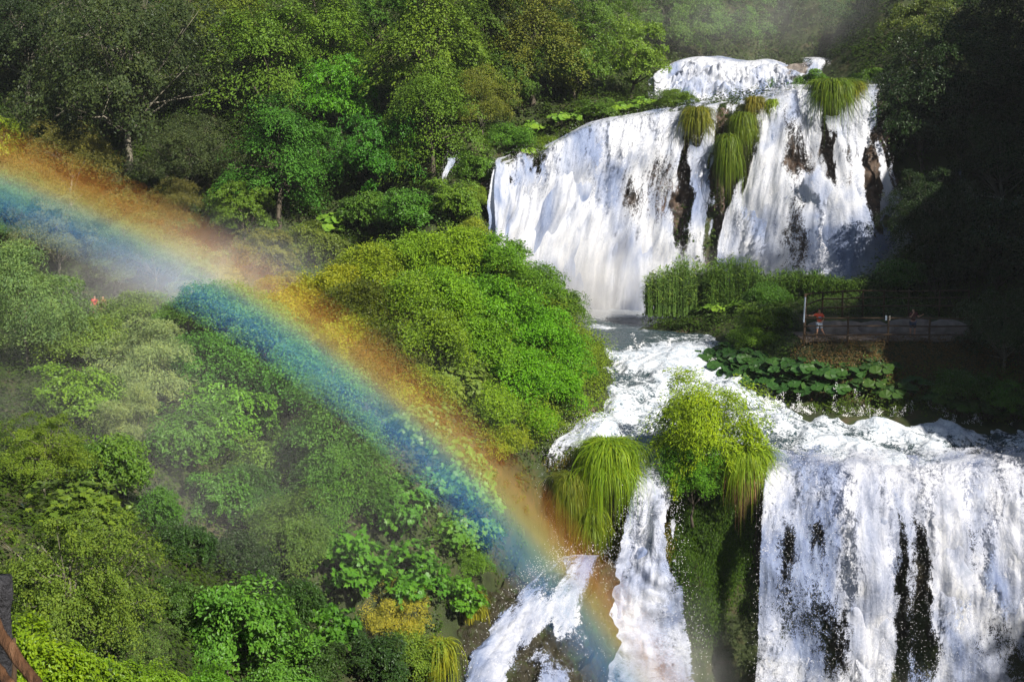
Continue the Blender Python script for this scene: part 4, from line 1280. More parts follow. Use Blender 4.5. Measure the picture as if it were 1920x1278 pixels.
def tussock(px, py, Y, wpx, hpx, color, label, n=2600, tan=None, hang=1.35, name='grass_tussock', grp=None, seed=0, stretch=1.0):
    rng = np.random.default_rng(seed + px)
    s = Y / F
    R, H = wpx * s / 2, hpx * s
    c = at(px, py, Y)           # top of the tuft
    root = empty(name, (c[0], c[1] + .2, c[2] - H * .62), label, 'grass', grp)
    base = np.array([0, 0, H * .02])
    parts = []
    for lev, (k, ln) in enumerate(((.50, .62), (.2, .75))):
        parts.append(blades(base + [0, 0, H * (.36 - .3 * lev)], int(n * (.55 - .1 * lev)), R * .55, R * .55, H * .14, H * ln, rng, hang, .016 * stretch, spread=R * .62 / (H * ln * .55)))
    V = np.concatenate([p[0] for p in parts])
    off, Fs, ts = 0, [], []
    for p in parts:
        Fs.append(p[1] + off)
        off += len(p[0])
        ts.append(p[2])
    o = link('blades', np_mesh(name, V, np.concatenate(Fs), [4] * sum(len(f) for f in Fs), M_BLADE, face_attr={'tint': np.concatenate(ts)}), root)
    o.color = (*[v * k_ for v, k_ in zip(color, LEAFT)], 1)
    q = unit(int(n * .6), rng)
    q[:, 2] = np.abs(q[:, 2]) * .75 - .15
    cl = unit(26, rng) * np.array([R * .62, R * .62, H * .24]) + [0, 0, H * .28]
    ci = rng.integers(0, 26, len(q))
    pts = cl[ci] * .8 + q * np.array([R * .42, R * .42, H * .17]) + base
    nn = q + unit(len(q), rng) * .7 + [0, -.2, .3]
    V, Fa, tt = leaf_geo(pts, nn, .15 * stretch ** .5, rng, 'long', np.stack([q[:, 0], q[:, 1], -.8 + 0 * q[:, 0]], 1))
    o = link('foliage', np_mesh(name + '_moss', V, Fa, [4] * len(Fa), M_LEAF, face_attr={'tint': tt}), root)
    o.color = (*[v * k_ * .8 for v, k_ in zip(color, LEAFT)], 1)
    if tan is not None:
        p = blades(base + [0, 0, 0], int(n * .4), R * .62, R * .62, H * .12, H * .75, rng, 1.5, .014, spread=R * .4 / (H * .75 * .55))
        o = link('dry_blades', np_mesh(name + '_dry', p[0], p[1], [4] * len(p[1]), M_BLADE, face_attr={'tint': p[2]}), root)
        o.color = (*tan, 1)
        o['label'] = 'dry pinkish straw skirt'
    g = Geo()
    g.tube([(0, .1, -H * .75), (0, .1, -H * .3), (0, .05, H * .1), (0, 0, H * .42)], [R * .25, R * .55, R * .55, R * .2], 9, .1, random.Random(seed))
    link('root_clump', g.mesh('root_clump', M_MOSSROCK, True), root)
    return root


tussock(1142, 814, 69.6, 112, 135, (.10, .17, .018), 'plump bright green hanging grass tussock at the lip, left of the chute', 5200, seed=1)
tussock(1072, 880, 69.0, 72, 100, (.085, .11, .02), 'olive-brown grass tussock hanging left of the plump green one', 3600, seed=2)
tussock(1108, 945, 68.6, 60, 90, (.08, .12, .02), 'narrow skirt of grass under the two big tussocks', 1800, seed=9)
tussock(1402, 832, 69.3, 90, 86, (.10, .165, .02), 'round grass tussock with dry pink skirt right of the leafy shrub', 3600, tan=(.30, .17, .11), seed=3)
UG = 'grass tufts on the crest of the upper fall'
tussock(1308, 196, 107.6, 54, 56, (.085, .10, .022), 'golden-green grass tuft left of the crest over brown rock', 1800, seed=4, grp=UG, stretch=1.5)
tussock(1416, 178, 107.9, 36, 36, (.10, .10, .03), 'small straw-coloured tuft at the top of the long green streak', 1200, seed=5, grp=UG, stretch=1.5)
tussock(1395, 205, 107.2, 44, 70, (.065, .10, .018), 'upper part of the long green grass streak on the waterfall', 2000, seed=6, grp=UG, stretch=1.5)
tussock(1368, 245, 106.4, 42, 92, (.055, .09, .016), 'lower part of the long grass streak, hanging lowest over the waterfall', 2200, seed=7, grp=UG, stretch=1.5)
tussock(1449, 182, 107.9, 26, 48, (.10, .15, .02), 'tiny grass tuft alone in the water right of the long streak', 900, seed=8, grp=UG, stretch=1.5)
tussock(1562, 142, 107.8, 84, 74, (.06, .10, .018), 'largest grass tuft on the crest, near its right end', 3000, seed=10, grp=UG, stretch=1.5)
tussock(1600, 150, 107.9, 46, 44, (.11, .125, .03), 'yellowish grass tuft at the right of the largest crest tuft', 1100, seed=11, grp=UG, stretch=1.5)
tussock(885, 1105, 60.5, 50, 80, (.14, .15, .03), 'yellow grass tuft left of the rocky cascade', 1500, seed=12)
tussock(825, 1195, 57, 60, 90, (.12, .15, .025), 'grass tuft at the bottom beside the rocky cascade', 1700, seed=13)

# ------------------------------------------------------------------ reeds
def reeds(px, py, Y, wpx, hpx, color, label, n, seed):
    rng = np.random.default_rng(seed)
    s = Y / F
    Wd, H = wpx * s, hpx * s
    c = at(px, py, Y)
    root = empty('reed_bed', tuple(c), label, 'reeds', 'reed beds beside the pool')
    x = rng.uniform(-.5, .5, n) * Wd
    y = rng.uniform(-1.2, 1.2, n)
    h = H * (.8 + .22 * fbm(x * .8, y * .5, 0, seed)) * rng.uniform(.6, 1.1, n) * (1 - .25 * (2 * x / Wd) ** 4)
    Vs, Fs, ts, off = [], [], [], 0
    # each reed: a stem with six arching leaves
    st = np.stack([x, y, 0 * x - .5], 1)
    for k in range(7):
        t0 = .15 + .14 * k
        a = rng.uniform(0, 2 * math.pi, n)
        dr = np.stack([np.cos(a), np.sin(a), 0 * a], 1)
        L_ = .62 * rng.uniform(.6, 1.2, n)
        tt = np.linspace(0, 1, 4)
        P = (st + np.stack([0 * x, 0 * x, h * t0 + .5], 1))[:, None] + dr[:, None] * (L_[:, None] * tt)[..., None]
        P[..., 2] += L_[:, None] * (1.15 * tt - .95 * tt ** 2)
        sd = np.cross(dr, [0, 0, 1.0]) + rng.normal(size=(n, 3)) * .3
        wv = (.032 * (1 - tt ** 2 * .95))[None, :, None] * sd[:, None]
        Vs.append(np.stack([P - wv, P + wv], 2).reshape(-1, 3))
        kk = np.arange(3)
        f = np.stack([2 * kk, 2 * kk + 1, 2 * kk + 3, 2 * kk + 2], 1)
        Fs.append(((np.arange(n) * 8)[:, None, None] + f[None]).reshape(-1, 4) + off)
        ts.append(np.repeat(rng.uniform(0, 1, n), 3))
        off += n * 8
    P = np.stack([st, st + np.stack([.1 * rng.normal(size=n), .1 * rng.normal(size=n), h + .5], 1)], 1)
    wv = np.array([.02, 0, 0])
    Vs.append(np.stack([P[:, 0] - wv, P[:, 0] + wv, P[:, 1] + wv * .3, P[:, 1] - wv * .3], 1).reshape(-1, 3))
    Fs.append(np.arange(n)[:, None] * 4 + np.arange(4)[None] + off)
    ts.append(rng.uniform(0, .3, n))
    Fa = np.concatenate(Fs)
    o = link('stalks', np_mesh('reeds', np.concatenate(Vs), Fa, [4] * len(Fa), M_BLADE, face_attr={'tint': np.concatenate(ts)}), root)
    o.color = (*[v * k_ for v, k_ in zip(color, LEAFT)], 1)


reeds(1280, 578, 97.5, 140, 92, (.075, .13, .05), 'pale green reed bed at the left end over the pool', 620, 1)
reeds(1375, 572, 97, 110, 92, (.05, .095, .03), 'dark green reed bed in the middle behind the pool', 520, 2)
reeds(1480, 556, 96, 130, 50, (.04, .08, .025), 'low reed bed right of the tall reeds', 420, 3)
reeds(1560, 550, 95, 110, 34, (.035, .07, .02), 'short grassy reeds behind the corner of the railings', 360, 4)

# ------------------------------------------------------------------ butterbur
BV = []
for v in range(3):
    rng = np.random.default_rng(300 + v)
    n = 26
    a, r = rng.uniform(0, 6.28, n), np.sqrt(rng.uniform(0, 1, n)) * 1.15
    C = np.stack([r * np.cos(a), r * np.sin(a), .75 - .3 * r + rng.uniform(-.12, .16, n)], 1)
    Nn = np.stack([.35 * np.cos(a) * r, .35 * np.sin(a) * r - .25, np.ones(n)], 1) + rng.normal(size=(n, 3)) * .2
    V, Fa, t = leaf_geo(C, Nn, .62, rng, 'round')
    lm = np_mesh('butterbur_leaves', V, Fa, [3] * len(Fa), M_LEAF_SHINY, face_attr={'tint': t})
    g = Geo()
    for c in C:
        g.tube([(c[0] * .2, c[1] * .2, -.3), (c[0] * .7, c[1] * .7, c[2] * .6), tuple(c)], [.022, .016, .01], 4)
    BV.append((lm, g.mesh('butterbur_stalks', M_BARK)))


def butterbur(px, py, color, label, s=1.0, grp='butterbur plants on the right bank', y0=20, c=None):
    c = ray_ground(px, py, .35, y0) if c is None else c
    e = empty('butterbur_plant', (c[0], c[1], c[2] - .4), label, 'plant', grp)
    e.scale = (s,) * 3
    e.rotation_euler = (0, 0, rnd.uniform(-.6, .6))
    lm, sm = BV[rnd.randrange(3)]
    link('stalks', sm, e)
    o = link('leaves', lm, e)
    o.color = (*[v * k_ for v, k_ in zip(color, LEAFT)], 1)


bb_words = [(1335, 672, 'at the tip of the bank over the rapids'), (1368, 660, 'second from the tip of the bank'), (1400, 672, 'behind the tip of the bank'), (1360, 690, 'lowest at the tip of the bank'), (1395, 700, 'right at the water above the leafy shrub'), (1432, 690, 'above the right edge of the leafy shrub'),
            (1470, 690, 'below the left corner of the walkway'), (1510, 690, 'below the corner post'), (1545, 700, 'below the man in the red shirt'), (1585, 700, 'below the second post'), (1440, 715, 'at the waterline left of the yellow stone'), (1485, 722, 'just above the yellow stone'),
            (1530, 728, 'at the waterline right of the yellow stone'), (1575, 728, 'at the waterline below the second post'), (1625, 715, 'below the sign on the fence'), (1665, 735, 'above the high splash'), (1710, 720, 'below the dark-clothed person'), (1755, 745, 'right of the high splash'),
            (1800, 760, 'at the waterline near the right edge'), (1845, 765, 'low near the right edge'), (1900, 770, 'at the right edge by the water'), (1870, 745, 'above the last one by the right edge'), (1640, 690, 'highest below the fence')]
for px, py, wds in bb_words:
    dark = px > 1600
    butterbur(px, py, (.018, .052, .020) if not dark else (.018, .045, .018), 'round-leaved plant ' + wds, 1.15 if px < 1700 else 1.0, y0=60)
for px, py, wds in ((1385, 562, 'at the right foot of the reeds'), (1345, 578, 'at the water below the reeds'), (1410, 572, 'on the bank right of the reeds'),
                    (630, 415, 'on the far slope above the mound, left'), (655, 405, 'on the far slope above the mound, highest'), (610, 430, 'on the far slope above the mound, lowest'),
                    (1060, 225, 'on the ridge left of the upper falls'), (1100, 215, 'on the ridge near the waterfall lip'), (1165, 205, 'on the ridge halfway to the distant cascade'), (1205, 195, 'below the left end of the distant cascade'), (1240, 190, 'between the two upper falls'),
                    (1000, 240, 'in the greenery above the left lip'), (975, 285, 'just left of the notch in the waterfall lip')):
    butterbur(px, py, (.075, .15, .03), 'round-leaved plant ' + wds, 1.2, 'butterbur plants by the upper fall', y0=85)
# ------------------------------------------------------------------ undergrowth
def in_river(x, y):
    z = river_z(x, y)
    return (x > 3) & (x < 42) & (y > 67) & (y < 106) & (ground(x, y) < z + .12)


def scatter(xr_, yr_, n, rng, leaf, per, name, color, label, kind='quad', keep=None, rad=.45, hgt=.35, mat=None):
    x, y = rng.uniform(*xr_, n), rng.uniform(*yr_, n)
    z = ground(x, y)
    px, py = pix(np.stack([x, y, z], -1))
    k = (px > -250) & (px < 2170) & (py > -120) & (py < 1500) & ~in_river(x, y)
    k &= ~((x > 16.8) & (x < 33) & (y > (81.2 if name == 'undergrowth' else 82.3)) & (y < 87.3))
    k &= ~((px > 1235) & (px < 1600) & (y > 124) & (y < 139.5) & (py > 112) & (py < 205))
    if keep is not None:
        k &= keep(x, y, z, px, py)
    x, y, z = x[k], y[k], z[k]
    e = .4
    gx, gy = (ground(x + e, y) - ground(x - e, y)) / (2 * e), (ground(x, y + e) - ground(x, y - e)) / (2 * e)
    # more plants where the slope is steep
    gn = np.stack([-gx, -gy, 1 + 0 * gx], 1)
    gn /= np.linalg.norm(gn, axis=1, keepdims=True)
    n = len(x)
    si = np.repeat(np.arange(n), per)
    h = np.abs(fbm(x * .35, y * .35, 0, 31, 3)) * 1.2 + .4
    d = unit(len(si), rng)
    C = np.stack([x, y, z], 1)[si] + d * (rad * h[si])[:, None] + gn[si] * (hgt * h[si] * rng.uniform(0, 1, len(si)))[:, None]
    sn = gn + unit(n, rng) * .5 + np.array([0, 0, .5])
    Nn = sn[si] + unit(len(si), rng) * .55 + d * .4
    V, Fa, t = leaf_geo(C, Nn, leaf, rng, kind)
    big = (fbm(x * .18, y * .18, 0, 44, 3) * .5 + .5)[si]
    t = np.clip(t * .5 + np.repeat(big, len(t) // len(si)) * .5, 0, 1)
    o = link(name, np_mesh(name, V, Fa, np.full(len(Fa), Fa.shape[1]), mat or M_LEAF, face_attr={'tint': t}))
    o.color = (*[v * k_ for v, k_ in zip(color, LEAFT)], 1)
    tag(o, label, kind='stuff')
    return o


rng = np.random.default_rng(11)
scatter((-60, 45), (94, 150), 26000, rng, .24, 16, 'undergrowth', (.020, .038, .009), 'leafy undergrowth on the far slope between the trees', rad=.6, hgt=.6)  # shade between the trees is put into this dark leaf colour
scatter((-48, 3), (26, 95), 24000, rng, .15, 18, 'undergrowth', (.024, .045, .010), 'leafy undergrowth covering the left slope and the mound', rad=.42, hgt=.4,  # dark leaf colour stands in for shaded gaps on the slope
        keep=lambda x, y, z, px, py: ~((px > 985) & (py > 900)) & ~((px > 840) & (py > 1090)))
scatter((3, 34), (78, 100), 9000, rng, .15, 16, 'undergrowth', (.03, .055, .014), 'leafy undergrowth on the right bank', rad=.35, hgt=.25,
        keep=lambda x, y, z, px, py: ~((px > 1500) & (py > 590) & (py < 690) & (rng.uniform(0, 1, len(px)) < .93)))

o = scatter((16, 34), (79.2, 82.2), 2600, rng, .12, 12, 'fallen_leaves', (.05, .034, .024), 'brown leaf litter on the earth bank under the walkway', rad=.4, hgt=.05)
scatter((-16, 9), (64, 90), 10000, rng, .12, 22, 'undergrowth', (.062, .10, .014), 'small-leaved greenery knitting the bushes of the mound together', rad=.5, hgt=.95,
        keep=lambda x, y, z, px, py: (px > 560) & (px < 1130) & (py < 830) & (y < 87) & (y > 66))
# hanging plants and moss on the shady cliff under the shrub and under the tussocks
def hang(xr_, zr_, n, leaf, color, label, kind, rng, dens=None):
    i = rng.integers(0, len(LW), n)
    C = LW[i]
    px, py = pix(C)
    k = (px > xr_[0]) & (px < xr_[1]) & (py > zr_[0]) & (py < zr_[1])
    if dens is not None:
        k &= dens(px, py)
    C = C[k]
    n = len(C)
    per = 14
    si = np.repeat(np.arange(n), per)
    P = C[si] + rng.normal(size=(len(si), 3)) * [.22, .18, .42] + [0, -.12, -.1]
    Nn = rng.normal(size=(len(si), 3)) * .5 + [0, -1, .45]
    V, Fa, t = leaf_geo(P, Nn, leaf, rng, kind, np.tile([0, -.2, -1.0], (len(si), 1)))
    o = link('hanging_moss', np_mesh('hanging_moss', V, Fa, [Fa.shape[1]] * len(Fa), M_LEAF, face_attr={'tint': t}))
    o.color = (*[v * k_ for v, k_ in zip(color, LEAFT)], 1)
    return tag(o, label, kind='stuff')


_me = LCL.data
LW = np.zeros(len(_me.vertices) * 3, np.float32)
_me.vertices.foreach_get('co', LW)
LW = LW.reshape(-1, 3).astype(float)
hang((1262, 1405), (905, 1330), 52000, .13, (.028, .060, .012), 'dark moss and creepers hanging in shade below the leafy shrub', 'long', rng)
hang((930, 1260), (880, 1180), 60000, .16, (.075, .07, .022), 'brownish hanging moss below the grass tussocks', 'long', rng, lambda px, py: rng.uniform(0, 1, len(px)) < .6)

# ------------------------------------------------------------------ walkway on the right bank
g = Geo()
xs = np.linspace(17.0, 33, 33)
V, fs = [], []
for i, x in enumerate(xs):
    yf = 81.55 + .12 * math.sin(x * 1.7) + (x - 17) * .02
    for y in (yf, 83.5, 86.2):
        V.append((x, y, -9.46 if y < 86 else -9.4) if y > 82 else (x, y + .35 * float(fbm(x * 1.3, 0, 0, 5, 3)) + .3, -9.49))
for i in range(len(xs) - 1):
    for j in range(2):
        a = i * 3 + j
        fs.append((a, a + 3, a + 4, a + 1))
g.add(V, fs)
tag(link('path', g.mesh('path', M_PATH, True)), kind='structure')


def boulder(px, py, Y, w_, h_, d_, label, seed, mat=None, name='boulder', sink=.3):
    import bmesh
    bm = bmesh.new()
    bmesh.ops.create_icosphere(bm, subdivisions=4, radius=1)
    for v in bm.verts:
        p = v.co
        k = 1 + .22 * float(fbm(p.x * 1.2 + seed, p.y * 1.2, p.z * 1.2, seed, 4))
        q = Vector((p.x * w_ / 2, p.y * d_ / 2, p.z * h_ * (1 - sink) if p.z > 0 else p.z * h_ * sink)) * k
        v.co = q
    me = bpy.data.meshes.new(name)
    bm.to_mesh(me)
    bm.free()
    me.materials.append(mat or M_BOULDER)
    me.polygons.foreach_set('use_smooth', np.ones(len(me.polygons), bool))
    c = at(px, py, Y)
    o = link(name, me, None, tuple(c))
    tag(o, label, 'rock')
    return o


BO = 'pale boulders behind the walkway'
for px, w_, h_, lab in ((1565, 3.6, 1.15, 'pale rounded boulder behind the man in the red shirt'), (1640, 2.6, .9, 'pale low boulder behind the small white sign'), (1705, 3.2, 1.25, 'pale boulder behind the dark-clothed person'), (1775, 3.0, 1.1, 'dim boulder at the dark end of the walkway')):
    x = (px - 960) / F * 86.6
    o = boulder(px, 618, 86.6, w_, h_, 1.6, lab, px)
    o.location.z = -9.5
    o['group'] = BO
o = boulder(1506, 750, 80.2, 1.3, .7, 1.0, 'yellowish wet stone at the waterline of the right bank', 7, surf_mat('ochre_rock', [(.3, (.12, .09, .03)), (.7, (.36, .28, .10))], 2), 'stone')
o = boulder(1100, 775, 75.6, 1.0, .7, 1.0, 'dark wet stone under the right tip of the mound', 8, M_ROCK, 'stone')


def post(g, p, h, r=.07, top=None):
    rr = random.Random(int(p[0] * 77))
    g.tube([(p[0], p[1], p[2] - .25), (p[0] + rr.uniform(-.02, .02), p[1], p[2] + h * .5), (p[0], p[1], p[2] + h)], [r, r * .96, r * .9], 7, .08, rr)


def fence(label, pts, h, rails, r=.06, rr_=.045, ext=()):
    """pts: posts' feet in order; rails: heights"""
    root = empty('wooden_fence', pts[0], label, 'fence', 'rustic railings round the walkway')
    o0 = Vector(pts[0])
    for p in pts:
        g = Geo()
        post(g, Vector(p) - o0, h, r)
        link('post', g.mesh('post', M_WOOD, True), root)
    for hh in rails:
        g = Geo()
        q = [Vector(p) - o0 + Vector((0, -.07, hh + random.Random(int(i * 7 + hh * 100)).uniform(-.03, .03))) for i, p in enumerate(pts)]
        g.tube(q, [rr_] * len(q), 6, .1, random.Random(3))
        link('rail', g.mesh('rail', M_WOOD, True), root)
    return root


def gx_(px, Y):
    return float(at(px, 600, Y)[0])


fp = [(gx_(p, 81.7), 81.7, -9.5) for p in (1508, 1590, 1666, 1744, 1822, 1900)]
fence('front railing of the walkway, with three rails and posts before the boulders', fp, 1.48, (1.36, .92, .40))
bp_ = [(gx_(1509, 82.1), 82.1, -9.4)] + [(gx_(p, Y), Y, -9.5 + .18 * (Y - 82)) for p, Y in ((1541, 87.6), (1579, 87.8), (1617, 88), (1656, 88), (1703, 88), (1760, 88), (1815, 88))]
fence('back railing of the walkway, taller, behind the boulders and below the reeds', bp_[1:], 1.45, (1.36, .95, .42))
root = empty('wooden_fence', bp_[0], 'side railing between the tall corner post and the back railing', 'fence', 'rustic railings round the walkway')
g = Geo()
post(g, Vector((0, 0, 0)), 2.65, .07)
link('post', g.mesh('post', M_WOOD, True), root)
for h0, h1 in ((2.6, 1.36), (1.95, .95), (1.25, .42)):
    g = Geo()
    e1 = Vector(bp_[1]) - Vector(bp_[0])
    g.tube([(0, 0, h0), tuple(e1 * .5 + Vector((0, 0, (h0 + h1) / 2 + .03))), tuple(e1 + Vector((0, 0, h1)))], [.045] * 3, 6)
    link('rail', g.mesh('rail', M_WOOD, True), root)
e = empty('leaning_pole', (gx_(1507, 81.5), 81.5, -8.2), 'pale bluish pole leaning at the corner of the railings', 'pole')
g = Geo()
g.tube([(0, 0, -.15), (.03, 0, .6), (.06, .02, 1.3)], [.05, .05, .045], 8)
link('shaft', g.mesh('shaft', surf_mat('pale_paint', [(0, (.16, .20, .27)), (1, (.24, .28, .34))], 4)), e)
for px, py, lab, c in ((1661.5, 596, 'small bluish white notice on the front railing post', (.55, .62, .72)), (1668.5, 596, 'narrower beige notice right of the bluish one', (.42, .38, .32))):
    c0 = at(px, py, 81.5)
    g = Geo()
    g.box((0, 0, 0), (.10 if px < 1665 else .06, .02, .28))
    o = link('notice', g.mesh('notice', surf_mat('paper', [(0, c), (1, tuple(v * 1.1 for v in c))], 3, bump=0)), None, tuple(c0))
    tag(o, lab, 'sign')

# ------------------------------------------------------------------ people
def simple(name, c, rough=.8):
    m, nt, out = new_mat(name)
    b = N(nt, 'ShaderNodeBsdfPrincipled')
    tc = N(nt, 'ShaderNodeTexCoord')
    nz = noise_n(nt, tc.outputs['Object'], 14, 3)
    nt.links.new(ramp_n(nt, nz, [(.3, tuple(v * .8 for v in c)), (.7, c)]), b.inputs['Base Color'])
    b.inputs['Roughness'].default_value = rough
    nt.links.new(b.outputs[0], out.inputs['Surface'])
    return m


M_SKIN = simple('skin', (.50, .28, .19))
M_HAIR = simple('hair', (.03, .02, .015))


def skin_obj(name, J, E, mat, parent, sub=2):
    """one continuous skinned surface; J: {name:(pos, r)}, E: edges; the first joint is the root"""
    names = list(J)
    me = bpy.data.meshes.new(name)
    me.from_pydata([J[n][0] for n in names], [(names.index(a), names.index(b)) for a, b in E], [])
    o = link(name, me, parent)
    m = o.modifiers.new('skin', 'SKIN')
    m.use_smooth_shade = True
    for i, n in enumerate(names):
        r = J[n][1]
        me.skin_vertices[0].data[i].radius = r if isinstance(r, tuple) else (r, r)
        me.skin_vertices[0].data[i].use_root = i == 0
    s = o.modifiers.new('sub', 'SUBSURF')
    s.levels = s.render_levels = sub
    dg = bpy.context.evaluated_depsgraph_get()
    ev = bpy.data.meshes.new_from_object(o.evaluated_get(dg))
    o.modifiers.clear()
    o.data = ev
    ev.materials.clear()
    ev.materials.append(mat)
    ev.polygons.foreach_set('use_smooth', np.ones(len(ev.polygons), bool))
    return o


def person(loc, rz, H, pose, shirt, shorts, label, hair=None, cap=None, band=None):
    root = empty('person', loc, label, 'person')
    root.rotation_euler = (0, 0, rz)
    root.scale = (H / 1.75,) * 3
    P = dict(pelvis=(0, 0, .93), waist=(0, 0, 1.08), chest=(0, 0, 1.3), neck=(0, .01, 1.47), head0=(0, -.01, 1.56), head1=(0, -.015, 1.66))
    P.update(pose)
    Rr = dict(pelvis=.125, waist=.115, chest=.14, neck=.05, head0=(.07, .085), head1=(.075, .09), shl=.06, shr=.06, ell=.042, elr=.042, wrl=.028, wrr=.028,
              hpl=.085, hpr=.085, knl=.058, knr=.058, anl=.036, anr=.036, tol=.032, tor=.032, hal=(.036, .018), har=(.036, .018))
    E_ = [('pelvis', 'waist'), ('waist', 'chest'), ('chest', 'neck'), ('neck', 'head0'), ('head0', 'head1'), ('chest', 'shl'), ('chest', 'shr'), ('shl', 'ell'), ('ell', 'wrl'), ('wrl', 'hal'), ('shr', 'elr'), ('elr', 'wrr'), ('wrr', 'har'),
          ('pelvis', 'hpl'), ('pelvis', 'hpr'), ('hpl', 'knl'), ('knl', 'anl'), ('anl', 'tol'), ('hpr', 'knr'), ('knr', 'anr'), ('anr', 'tor')]
    J = {}
    for k in ('pelvis', 'waist', 'chest', 'neck', 'head0', 'head1', 'shl', 'ell', 'wrl', 'hal', 'shr', 'elr', 'wrr', 'har', 'hpl', 'knl', 'anl', 'tol', 'hpr', 'knr', 'anr', 'tor'):
        J[k] = (P[k], Rr[k])
    for s in 'lr':          # five fingers on each hand
        w0, h0 = Vector(P['wr' + s]), Vector(P['ha' + s])
        d = (h0 - w0).normalized()
        sd = d.cross(Vector((0, 1, .2))).normalized()
        for f in range(4):
            a = h0 + sd * (.012 * (f - 1.5) * 1.6) + d * .03
            J['f%s%d' % (s, f)] = (tuple(a), .009)
            J['g%s%d' % (s, f)] = (tuple(a + d * (.045 - .006 * abs(f - 1.3)) + Vector((0, 0, -.015))), .007)
            E_ += [('ha' + s, 'f%s%d' % (s, f)), ('f%s%d' % (s, f), 'g%s%d' % (s, f))]
        a = w0.lerp(h0, .6) + sd * -.045
        J['t' + s] = (tuple(a + d * .02), .009)
        E_.append(('ha' + s, 't' + s))
    body = skin_obj('body', J, E_, M_SKIN, root)
    ms = simple('shirt_cloth', shirt)
    up = lambda k, m_: (P[k], tuple(v * 1 + m_ for v in (Rr[k] if isinstance(Rr[k], tuple) else (Rr[k],) * 2)))
    e1 = tuple(Vector(P['shl']).lerp(Vector(P['ell']), .7))
    e2 = tuple(Vector(P['shr']).lerp(Vector(P['elr']), .7))
    so_ = skin_obj('shirt', {'chest': up('chest', .025), 'waist': up('waist', .03), 'pelvis': (tuple(Vector(P['pelvis']) + Vector((0, 0, .02))), (.15, .14)), 'sl': up('shl', .022), 'sr': up('shr', .022), 'el': (e1, (.07, .07)), 'er': (e2, (.07, .07)), 'nk': (tuple(Vector(P['neck']) - Vector((0, 0, .05))), (.065, .065))},
                   [('chest', 'waist'), ('waist', 'pelvis'), ('chest', 'sl'), ('chest', 'sr'), ('sl', 'el'), ('sr', 'er'), ('chest', 'nk')], ms, root)
    if band:
        g = Geo()
        g.box((0, -.17, 1.22), (.17, .03, .13))
        b = link('chest_print', g.mesh('chest_print', simple('print', band)), so_)
    k1 = tuple(Vector(P['hpl']).lerp(Vector(P['knl']), .85))
    k2 = tuple(Vector(P['hpr']).lerp(Vector(P['knr']), .85))
    skin_obj('shorts', {'pelvis': (P['pelvis'], (.15, .14)), 'hl': up('hpl', .025), 'hr': up('hpr', .025), 'kl': (k1, (.095, .095)), 'kr': (k2, (.095, .095))},
             [('pelvis', 'hl'), ('pelvis', 'hr'), ('hl', 'kl'), ('hr', 'kr')], simple('shorts_cloth', shorts), root)
    hp = Vector(P['head1'])
    skin_obj('hair' if cap is None else 'cap', {'a': (tuple(hp + Vector((0, .02, .01))), (.088, .098)), 'b': (tuple(hp + Vector((0, .02, .055))), (.07, .08))}, [('a', 'b')], M_HAIR if cap is None else simple('cap_cloth', cap), root)
    # face: nose, eyes, mouth, ears
    g = Geo()
    hz = P['head0'][2] + .05
    x0, y0 = P['head0'][0], P['head0'][1]
    g.add([(x0 - .012, y0 - .095, hz - .02), (x0 + .012, y0 - .095, hz - .02), (x0, y0 - .09, hz + .02), (x0, y0 - .118, hz - .015)], [(0, 1, 3), (1, 2, 3), (2, 0, 3)])
    link('nose', g.mesh('nose', M_SKIN), root)
    for sx in (-1, 1):
        g = Geo()
        g.box((x0 + sx * .03, y0 - .092, hz + .025), (.02, .012, .01))
        link('eye', g.mesh('eye', M_HAIR), root)
    g = Geo()
    g.box((x0, y0 - .09, hz - .045), (.04, .01, .008))
    link('mouth', g.mesh('mouth', simple('lips', (.3, .1, .08))), root)
    return root


stand = dict(shl=(.17, 0, 1.42), shr=(-.17, 0, 1.42), ell=(.25, 0, 1.14), elr=(-.25, 0, 1.14), wrl=(.27, -.06, .9), wrr=(-.27, -.06, .9), hal=(.27, -.08, .83), har=(-.27, -.08, .83),
             hpl=(.09, 0, .86), hpr=(-.09, 0, .86), knl=(.11, -.02, .48), knr=(-.11, -.02, .48), anl=(.12, .02, .09), anr=(-.12, .02, .09), tol=(.13, -.14, .03), tor=(-.13, -.14, .03))
# man in red with one arm along the rail and one leg kicked back
p1 = dict(stand)
p1.update(elr=(-.43, -.05, 1.33), wrr=(-.68, -.12, 1.36), har=(-.77, -.14, 1.37), ell=(.30, -.02, 1.2), wrl=(.18, -.14, 1.05), hal=(.12, -.17, 1.0), knl=(.16, .0, .5), anl=(.36, .1, .2), tol=(.42, .02, .1))
person((gx_(1536, 83.2), 83.2, -9.45), .0, 1.72, p1, (.62, .075, .03), (.42, .50, .62), 'man in a red shirt and pale shorts with one arm stretched along the rail', cap=(.45, .08, .05), band=(.25, .45, .75))
p2 = dict(stand)
p2.update(elr=(-.22, -.12, 1.16), wrr=(-.10, -.24, 1.42), har=(-.06, -.24, 1.5), ell=(.30, -.05, 1.2), wrl=(.42, -.2, 1.3), hal=(.48, -.24, 1.36), knr=(-.16, -.04, .48))
person((gx_(1712, 83.4), 83.4, -9.45), .1, 1.78, p2, (.10, .03, .028), (.05, .075, .14), 'person in dark red top and navy shorts holding a hand to the face')
c = ray_ground(180, 575, .1, 78)
for px, col, sh, lab, rz in ((178, (.45, .05, .04), (.12, .05, .05), 'left one of two distant walkers in red at the valley path', .5), (194, (.38, .08, .06), (.25, .08, .06), 'right one of two distant walkers in red at the valley path', -.4)):
    q = at(px, 585, 96)
    z = float(ground(q[0], 96))
    person((q[0], 96, z), rz, 1.7, stand, col, sh, lab)

